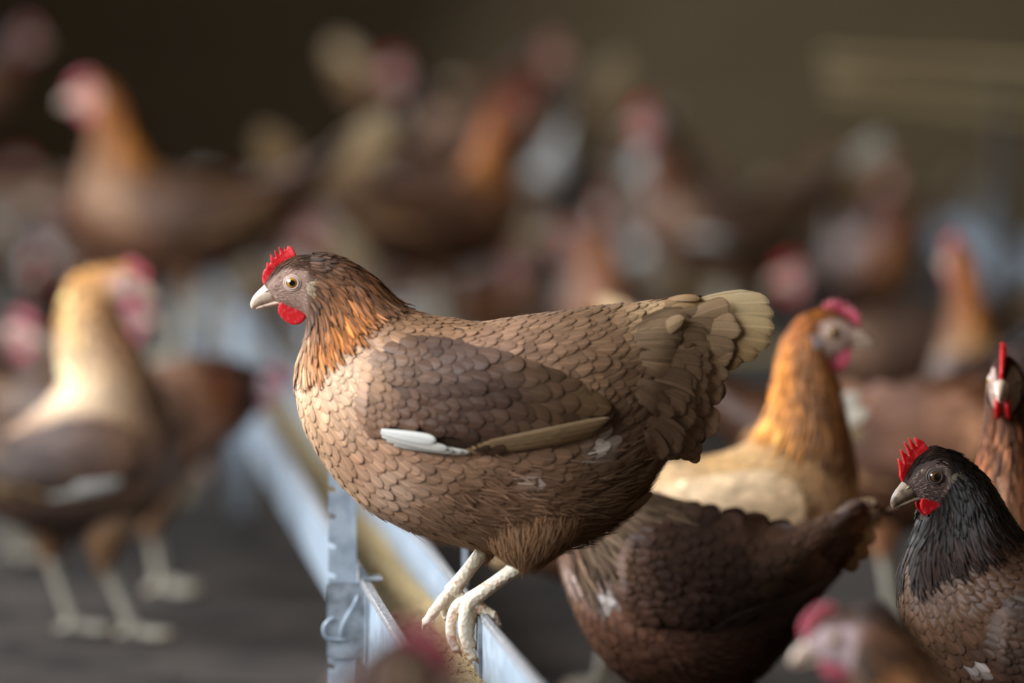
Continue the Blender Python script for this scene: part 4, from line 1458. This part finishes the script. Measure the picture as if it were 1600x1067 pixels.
# ------------------------------------------------------------------ flock behind: prototypes in hen units, floor at 0
def proto(pose, pal, hpal, combm=None, white=False, hi=False, wp=None, yaw=0.0, spots=(), skin=(205, 160, 150), comb=0, label=None):
    trunk = [(-10, -495, -222, -400, 80), (50, -478, -200, -330, 105), (110, -470, -150, -275, 122), (170, -468, -80, -240, 128), (230, -470, 0, -225, 126), (290, -480, 90, -225, 116),
             (340, -500, 180, -250, 96), (385, -525, 250, -300, 70), (425, -550, 310, -360, 45), (455, -572, 360, -420, 24), (480, -585, 410, -480, 10)]
    if pose == 'alert':
        eye, beak = (-192, -690), (-265, -664)
        neck = [(-128, -700, -180, -628, 28), (-105, -650, -184, -580, 33), (-85, -590, -200, -520, 42), (-55, -535, -216, -460, 58)]
    elif pose == 'peck':
        eye, beak = (-345, -205), (-385, -138)
        neck = [(-300, -262, -292, -180, 28), (-250, -330, -262, -210, 36), (-190, -390, -236, -250, 50)]
        trunk[0] = (-120, -435, -205, -280, 78); trunk[1] = (-40, -462, -160, -250, 104); trunk[2] = (50, -470, -100, -235, 120)
    else:
        eye, beak = (-262, -590), (-335, -562)
        neck = [(-205, -606, -246, -530, 28), (-165, -570, -240, -486, 34), (-120, -535, -238, -446, 44), (-70, -510, -236, -410, 60)]
    sp = dict(Y=D0, o=(0, 0), eye=eye, beak=beak, neck=neck, trunk=trunk, pal=pal, hpal=hpal, comb=comb, skin=skin, yaw=yaw, spots=list(spots),
              wing=((-150, -400), (300, -385), 180), white=white, wpal=wp or WPAL,
              thighs=[[(120, -330, -10, -325, 42, y), (116, -290, -6, -284, 40, y), (100, -250, 14, -244, 32, y), (80, -215, 34, -211, 19, y), (70, -190, 42, -188, 13, y)] for y in (-48, 48)],
              tail=[(400, -420, 500, -400, 20, 28, (140, 106, 74)), (400, -440, 545, -460, 20, 24, (160, 124, 88)), (400, -460, 575, -510, 20, 20, (176, 142, 100)), (400, -480, 595, -560, 20, 15, (192, 160, 116)),
                    (400, -500, 598, -605, 20, 10, (204, 176, 134)), (400, -510, 580, -640, 19, 5, (214, 190, 150))])
    sp['tail'] = [t[:6] + (tuple(c * .78 for c in t[6]),) for t in sp['tail']]
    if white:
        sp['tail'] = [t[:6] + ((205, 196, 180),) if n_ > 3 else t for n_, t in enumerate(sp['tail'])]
    out = []
    for yo in (-42, 42):
        toes = [[(30 - ln * .35, -9, yo + s_ * .4), (30 - ln * .7, -7, yo + s_ * .8), (30 - ln * .9, -6, yo + s_), (30 - ln * 1.08, -1, yo + s_ * 1.1)] for s_, ln in ((-26, 70), (0, 84), (26, 70))]
        toes.append([(48, -9, yo), (60, -7, yo), (70, -1, yo)])
        out.append(((56, -196, yo), (30, -16, yo), toes))
    sp['legs'] = out
    if combm: sp['mats'] = {'comb': combm}
    o = build_hen('hen', label or 'hen', (0, 0, 0), sp, hi=hi)
    o['_eye'] = (eye[0], -eye[1])
    return o


def kids(o): return [c for c in COL.objects if c.parent == o]


KID = {}


def place(pr, px, py, deg, s=1.05, z0=0.0, Y=None, tint=(1, 1, 1), label='', group=None):
    hz = pr['_eye'][1] * s / 1820
    hx = pr['_eye'][0] * s / 1820
    if Y is None:
        Y = (CAMZ - z0 - hz) * F / (py - HOR)
    r = pr.copy()
    COL.objects.link(r)
    a = math.radians(deg)
    X = at(px, py, Y).x
    # keep the head on its line of sight
    r.location = (X - hx * math.cos(a), Y - hx * math.sin(a), z0)
    r.rotation_euler = (0, 0, a)
    r.scale = (s, s, s)
    r['label'] = label
    if '_eye' in r: del r['_eye']
    if group: r['group'] = group
    for c in KID[pr.name]:
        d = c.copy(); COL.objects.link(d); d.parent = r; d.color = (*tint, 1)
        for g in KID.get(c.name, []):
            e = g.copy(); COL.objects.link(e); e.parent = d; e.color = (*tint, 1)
    return r


PR = {}
WHITE_SP = [(380, -470, 110, (250, 248, 244)), (240, -460, 75, (248, 246, 240))]  # white feathers plus sky sheen on the backs, both put into the colour
PR['at'] = proto('alert', PALE_PAL, PALE_H, M['comb_pale'], comb=2)
BG = pmul(HEN_PAL, (.58, .52, .50)); BH = pmul(HPAL, (.72, .64, .6))
PR['ao'] = proto('alert', [r for r in PALE_PAL if r[0] < 1.9] + [r for r in BG if r[0] >= 2.2], PALE_H, M['comb_pale'], comb=2)
PR['ab'] = proto('alert', BG, BH, M['comb'], white=True)
CBW = [r for r in WPAL if r[0] < .6] + [(.62, .2, (252, 250, 246)), (.75, 0, (250, 248, 242)), (.95, 0, (240, 236, 228))]  # rear wing whitened: highlights on wing and back painted into the colour
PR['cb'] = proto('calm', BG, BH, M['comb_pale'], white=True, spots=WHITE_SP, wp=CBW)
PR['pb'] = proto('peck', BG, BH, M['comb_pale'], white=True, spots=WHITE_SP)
PR['cd'] = proto('calm', DARK_PAL, DARK_H, M['comb'])
PR['front'] = proto('alert', pmul(HEN_PAL, (.9, .8, .75)), pmul(HPAL, (1, .9, .85)), M['comb'], hi=True, comb=1, skin=(205, 180, 168))
for p in PR.values():
    KID[p.name] = kids(p)
    for c in KID[p.name]: KID[c.name] = kids(c)

G = 'blurred brown hens of the flock far behind'
W = (1, 1, 1)
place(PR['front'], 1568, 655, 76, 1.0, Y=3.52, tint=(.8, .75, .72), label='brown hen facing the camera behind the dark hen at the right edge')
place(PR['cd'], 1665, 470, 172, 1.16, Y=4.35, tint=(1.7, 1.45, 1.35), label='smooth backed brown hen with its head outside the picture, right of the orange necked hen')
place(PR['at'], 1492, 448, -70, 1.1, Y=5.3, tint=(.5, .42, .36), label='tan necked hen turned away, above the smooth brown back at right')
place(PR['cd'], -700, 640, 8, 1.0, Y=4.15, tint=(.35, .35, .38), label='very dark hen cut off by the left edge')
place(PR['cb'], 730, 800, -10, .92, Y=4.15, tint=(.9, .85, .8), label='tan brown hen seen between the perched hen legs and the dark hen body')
# flock, nearest first: head pixel, turn (0 left, 180 right, 90 towards the camera)
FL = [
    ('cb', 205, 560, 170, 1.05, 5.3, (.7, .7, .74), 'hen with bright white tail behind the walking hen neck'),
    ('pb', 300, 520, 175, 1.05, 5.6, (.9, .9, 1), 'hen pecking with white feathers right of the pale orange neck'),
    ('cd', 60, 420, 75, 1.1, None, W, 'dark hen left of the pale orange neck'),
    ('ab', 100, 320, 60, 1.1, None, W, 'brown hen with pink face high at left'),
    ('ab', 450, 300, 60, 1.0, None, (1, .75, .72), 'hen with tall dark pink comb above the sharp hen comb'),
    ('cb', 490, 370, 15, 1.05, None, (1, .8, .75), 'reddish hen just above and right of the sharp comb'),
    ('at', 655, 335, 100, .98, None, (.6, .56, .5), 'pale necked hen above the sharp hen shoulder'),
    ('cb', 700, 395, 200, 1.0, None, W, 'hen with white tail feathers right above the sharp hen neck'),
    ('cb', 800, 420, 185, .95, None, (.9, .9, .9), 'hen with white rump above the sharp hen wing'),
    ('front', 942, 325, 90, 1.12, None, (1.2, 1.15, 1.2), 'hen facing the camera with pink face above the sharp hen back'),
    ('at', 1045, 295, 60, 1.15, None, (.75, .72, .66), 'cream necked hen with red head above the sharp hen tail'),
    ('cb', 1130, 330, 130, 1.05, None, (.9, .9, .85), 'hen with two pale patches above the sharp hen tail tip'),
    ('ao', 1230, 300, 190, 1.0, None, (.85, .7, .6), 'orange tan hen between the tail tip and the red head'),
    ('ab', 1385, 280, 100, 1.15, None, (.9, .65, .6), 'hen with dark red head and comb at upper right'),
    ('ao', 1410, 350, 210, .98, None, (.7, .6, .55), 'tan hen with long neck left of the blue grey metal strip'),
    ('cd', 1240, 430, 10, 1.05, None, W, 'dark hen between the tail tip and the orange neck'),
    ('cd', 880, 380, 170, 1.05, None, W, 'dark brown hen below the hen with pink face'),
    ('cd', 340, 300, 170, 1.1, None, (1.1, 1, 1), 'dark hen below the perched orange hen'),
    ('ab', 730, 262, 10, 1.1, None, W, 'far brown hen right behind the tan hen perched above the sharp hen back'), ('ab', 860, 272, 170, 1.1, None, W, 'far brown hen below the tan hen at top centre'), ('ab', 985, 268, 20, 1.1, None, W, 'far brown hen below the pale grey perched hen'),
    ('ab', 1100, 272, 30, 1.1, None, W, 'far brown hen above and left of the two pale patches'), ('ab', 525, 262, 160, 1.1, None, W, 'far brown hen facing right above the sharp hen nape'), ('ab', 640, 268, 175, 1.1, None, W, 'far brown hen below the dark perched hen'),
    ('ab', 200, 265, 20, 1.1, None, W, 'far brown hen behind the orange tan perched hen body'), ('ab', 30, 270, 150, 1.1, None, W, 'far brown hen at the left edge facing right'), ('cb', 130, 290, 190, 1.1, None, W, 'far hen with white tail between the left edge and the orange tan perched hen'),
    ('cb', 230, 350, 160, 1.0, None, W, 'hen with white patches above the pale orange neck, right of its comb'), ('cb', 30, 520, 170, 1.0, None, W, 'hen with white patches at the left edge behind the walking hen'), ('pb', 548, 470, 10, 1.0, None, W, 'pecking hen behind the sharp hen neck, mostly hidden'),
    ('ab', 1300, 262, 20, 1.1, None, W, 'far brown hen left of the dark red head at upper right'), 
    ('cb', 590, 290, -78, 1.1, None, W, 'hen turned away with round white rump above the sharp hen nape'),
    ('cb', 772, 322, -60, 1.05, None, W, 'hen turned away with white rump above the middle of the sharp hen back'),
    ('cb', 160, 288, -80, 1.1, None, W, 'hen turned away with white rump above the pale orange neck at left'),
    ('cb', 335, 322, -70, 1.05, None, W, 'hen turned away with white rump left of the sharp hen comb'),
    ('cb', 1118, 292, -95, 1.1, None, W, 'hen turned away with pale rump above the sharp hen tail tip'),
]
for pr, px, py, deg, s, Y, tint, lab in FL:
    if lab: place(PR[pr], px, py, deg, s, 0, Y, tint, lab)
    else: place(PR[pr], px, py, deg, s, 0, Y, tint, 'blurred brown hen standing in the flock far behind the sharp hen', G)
RAIL_LABEL = ['timber perch under the orange tan hen at upper left', 'timber perch under the tan and pale grey hens above the sharp hen back', 'timber perch under the dark hen high above the sharp hen nape', 'timber perch under the pale hen in the top left corner', 'timber perch under the two pale rumped hens at upper middle', 'timber perch under the tan hen at top centre']
# hens perched on raised timber rails
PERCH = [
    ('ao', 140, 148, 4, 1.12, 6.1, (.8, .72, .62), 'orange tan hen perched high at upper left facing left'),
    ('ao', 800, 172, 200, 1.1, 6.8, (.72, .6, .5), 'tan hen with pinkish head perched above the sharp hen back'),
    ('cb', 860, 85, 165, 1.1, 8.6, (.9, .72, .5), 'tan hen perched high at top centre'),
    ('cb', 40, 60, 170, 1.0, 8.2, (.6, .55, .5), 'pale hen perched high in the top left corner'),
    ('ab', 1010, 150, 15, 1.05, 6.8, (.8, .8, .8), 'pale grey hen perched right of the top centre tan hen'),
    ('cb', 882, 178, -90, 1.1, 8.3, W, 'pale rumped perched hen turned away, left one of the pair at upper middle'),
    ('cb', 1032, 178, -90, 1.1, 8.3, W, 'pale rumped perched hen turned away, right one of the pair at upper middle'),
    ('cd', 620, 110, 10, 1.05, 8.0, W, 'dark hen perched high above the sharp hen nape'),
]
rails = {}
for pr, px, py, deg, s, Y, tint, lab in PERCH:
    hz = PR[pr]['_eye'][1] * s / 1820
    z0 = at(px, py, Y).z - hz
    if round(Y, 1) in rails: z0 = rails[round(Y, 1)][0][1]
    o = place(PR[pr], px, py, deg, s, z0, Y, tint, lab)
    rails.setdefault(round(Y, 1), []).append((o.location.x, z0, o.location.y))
for p in PR.values():
    for c in kids(p):
        for g in kids(c): bpy.data.objects.remove(g)
        bpy.data.objects.remove(c)
    bpy.data.objects.remove(p)

# perch rails under the raised hens: a round timber on posts
for i, (Y, lst) in enumerate(sorted(rails.items())):
    z0 = min(p[1] for p in lst); Y = sum(p[2] for p in lst) / len(lst)
    x0 = min(p[0] for p in lst) - (.28 if i < 4 else .14); x1 = max(p[0] for p in lst) + (.06 if i == 0 else .28 if i < 4 else .14)
    r = empty('perch', ((x0 + x1) / 2, Y, 0), RAIL_LABEL[i], 'perch')
    mb = MB()
    tube(mb, [(x0, Y, z0 - .012), ((x0 + x1) / 2, Y, z0 - .012), (x1, Y, z0 - .012)], [.012] * 3, 12)
    rebase(mb.build('rail', DECK_M), r)
    for x in (x0 + .04, x1 - .04):
        mb = MB()
        box(mb, (x - .015, Y - .015, 0), (x + .015, Y + .015, z0 - .014))
        rebase(mb.build('post', DECK_M, smooth=False), r)
# slatted timber rack at the upper right, slats sloping down to the right
r = empty('slatted_rack', (1.2, 7.2, 0), 'blurred pale timber slats of a raised rack at upper right', 'rack')
for i, (y0, y1, hh_) in enumerate(((84, 104, 7), (114, 150, 9), (142, 196, 10))):
    Yb = 7.0 + .1 * i
    a_ = at(1290 + i * 6, y0, Yb); b_ = at(1760, y1, Yb)
    mb = MB()
    t2 = hh_ * Yb / F
    V = [(a_.x, Yb, a_.z - t2), (b_.x, Yb, b_.z - t2), (b_.x, Yb + .05, b_.z - t2), (a_.x, Yb + .05, a_.z - t2), (a_.x, Yb, a_.z + t2 * .4), (b_.x, Yb, b_.z + t2 * .4), (b_.x, Yb + .05, b_.z + t2 * .4), (a_.x, Yb + .05, a_.z + t2 * .4)]
    mb.add(V, [(3, 2, 1, 0), (4, 5, 6, 7), (0, 1, 5, 4), (1, 2, 6, 5), (2, 3, 7, 6), (3, 0, 4, 7)])
    rebase(mb.build('slat', DECK_M, smooth=False), r)
for px in (1570, 1740):
    mb = MB(); x = at(px, 300, 7.3).x
    box(mb, (x - .02, 7.27, 0), (x + .02, 7.31, .68))
    rebase(mb.build('post', DARK_WOOD, smooth=False), r)
# second metal trough crossing at the right
p0 = atz(1468, 338, .2); p1 = atz(1680, 500, .2)
d2 = (p1 - p0); d2.z = 0; L2 = d2.length; d2.normalize(); n2 = Vector((-d2.y, d2.x, 0))
r = empty('feed_trough', ((p0 + p1) / 2).xy.to_3d(), 'blurred blue grey metal feed trough running diagonally at the right edge', 'feed trough')
mb = MB()
V = []
for c in (p0, p1):
    for o_, z in ((0, .21), (0, .10), (.12, .10), (.12, .21), (.117, .21), (.117, .103), (.003, .103), (.003, .21)):
        v = c + n2 * o_; V.append((v.x, v.y, z))
fs = [(i, (i + 1) % 8, 8 + (i + 1) % 8, 8 + i) for i in range(8)] + [(0, 1, 6, 7), (1, 2, 5, 6), (2, 3, 4, 5), (8, 15, 14, 9), (9, 14, 13, 10), (10, 13, 12, 11)]
mb.add(V, fs)
rebase(mb.build('channel', GALV, smooth=False), r)
for f_ in (.15, .8):
    c = p0.lerp(p1, f_) + n2 * .1
    mb = MB(); box(mb, (c.x - .015, c.y - .015, 0), (c.x + .015, c.y + .015, .3))
    rebase(mb.build('post', GALV, smooth=False), r)
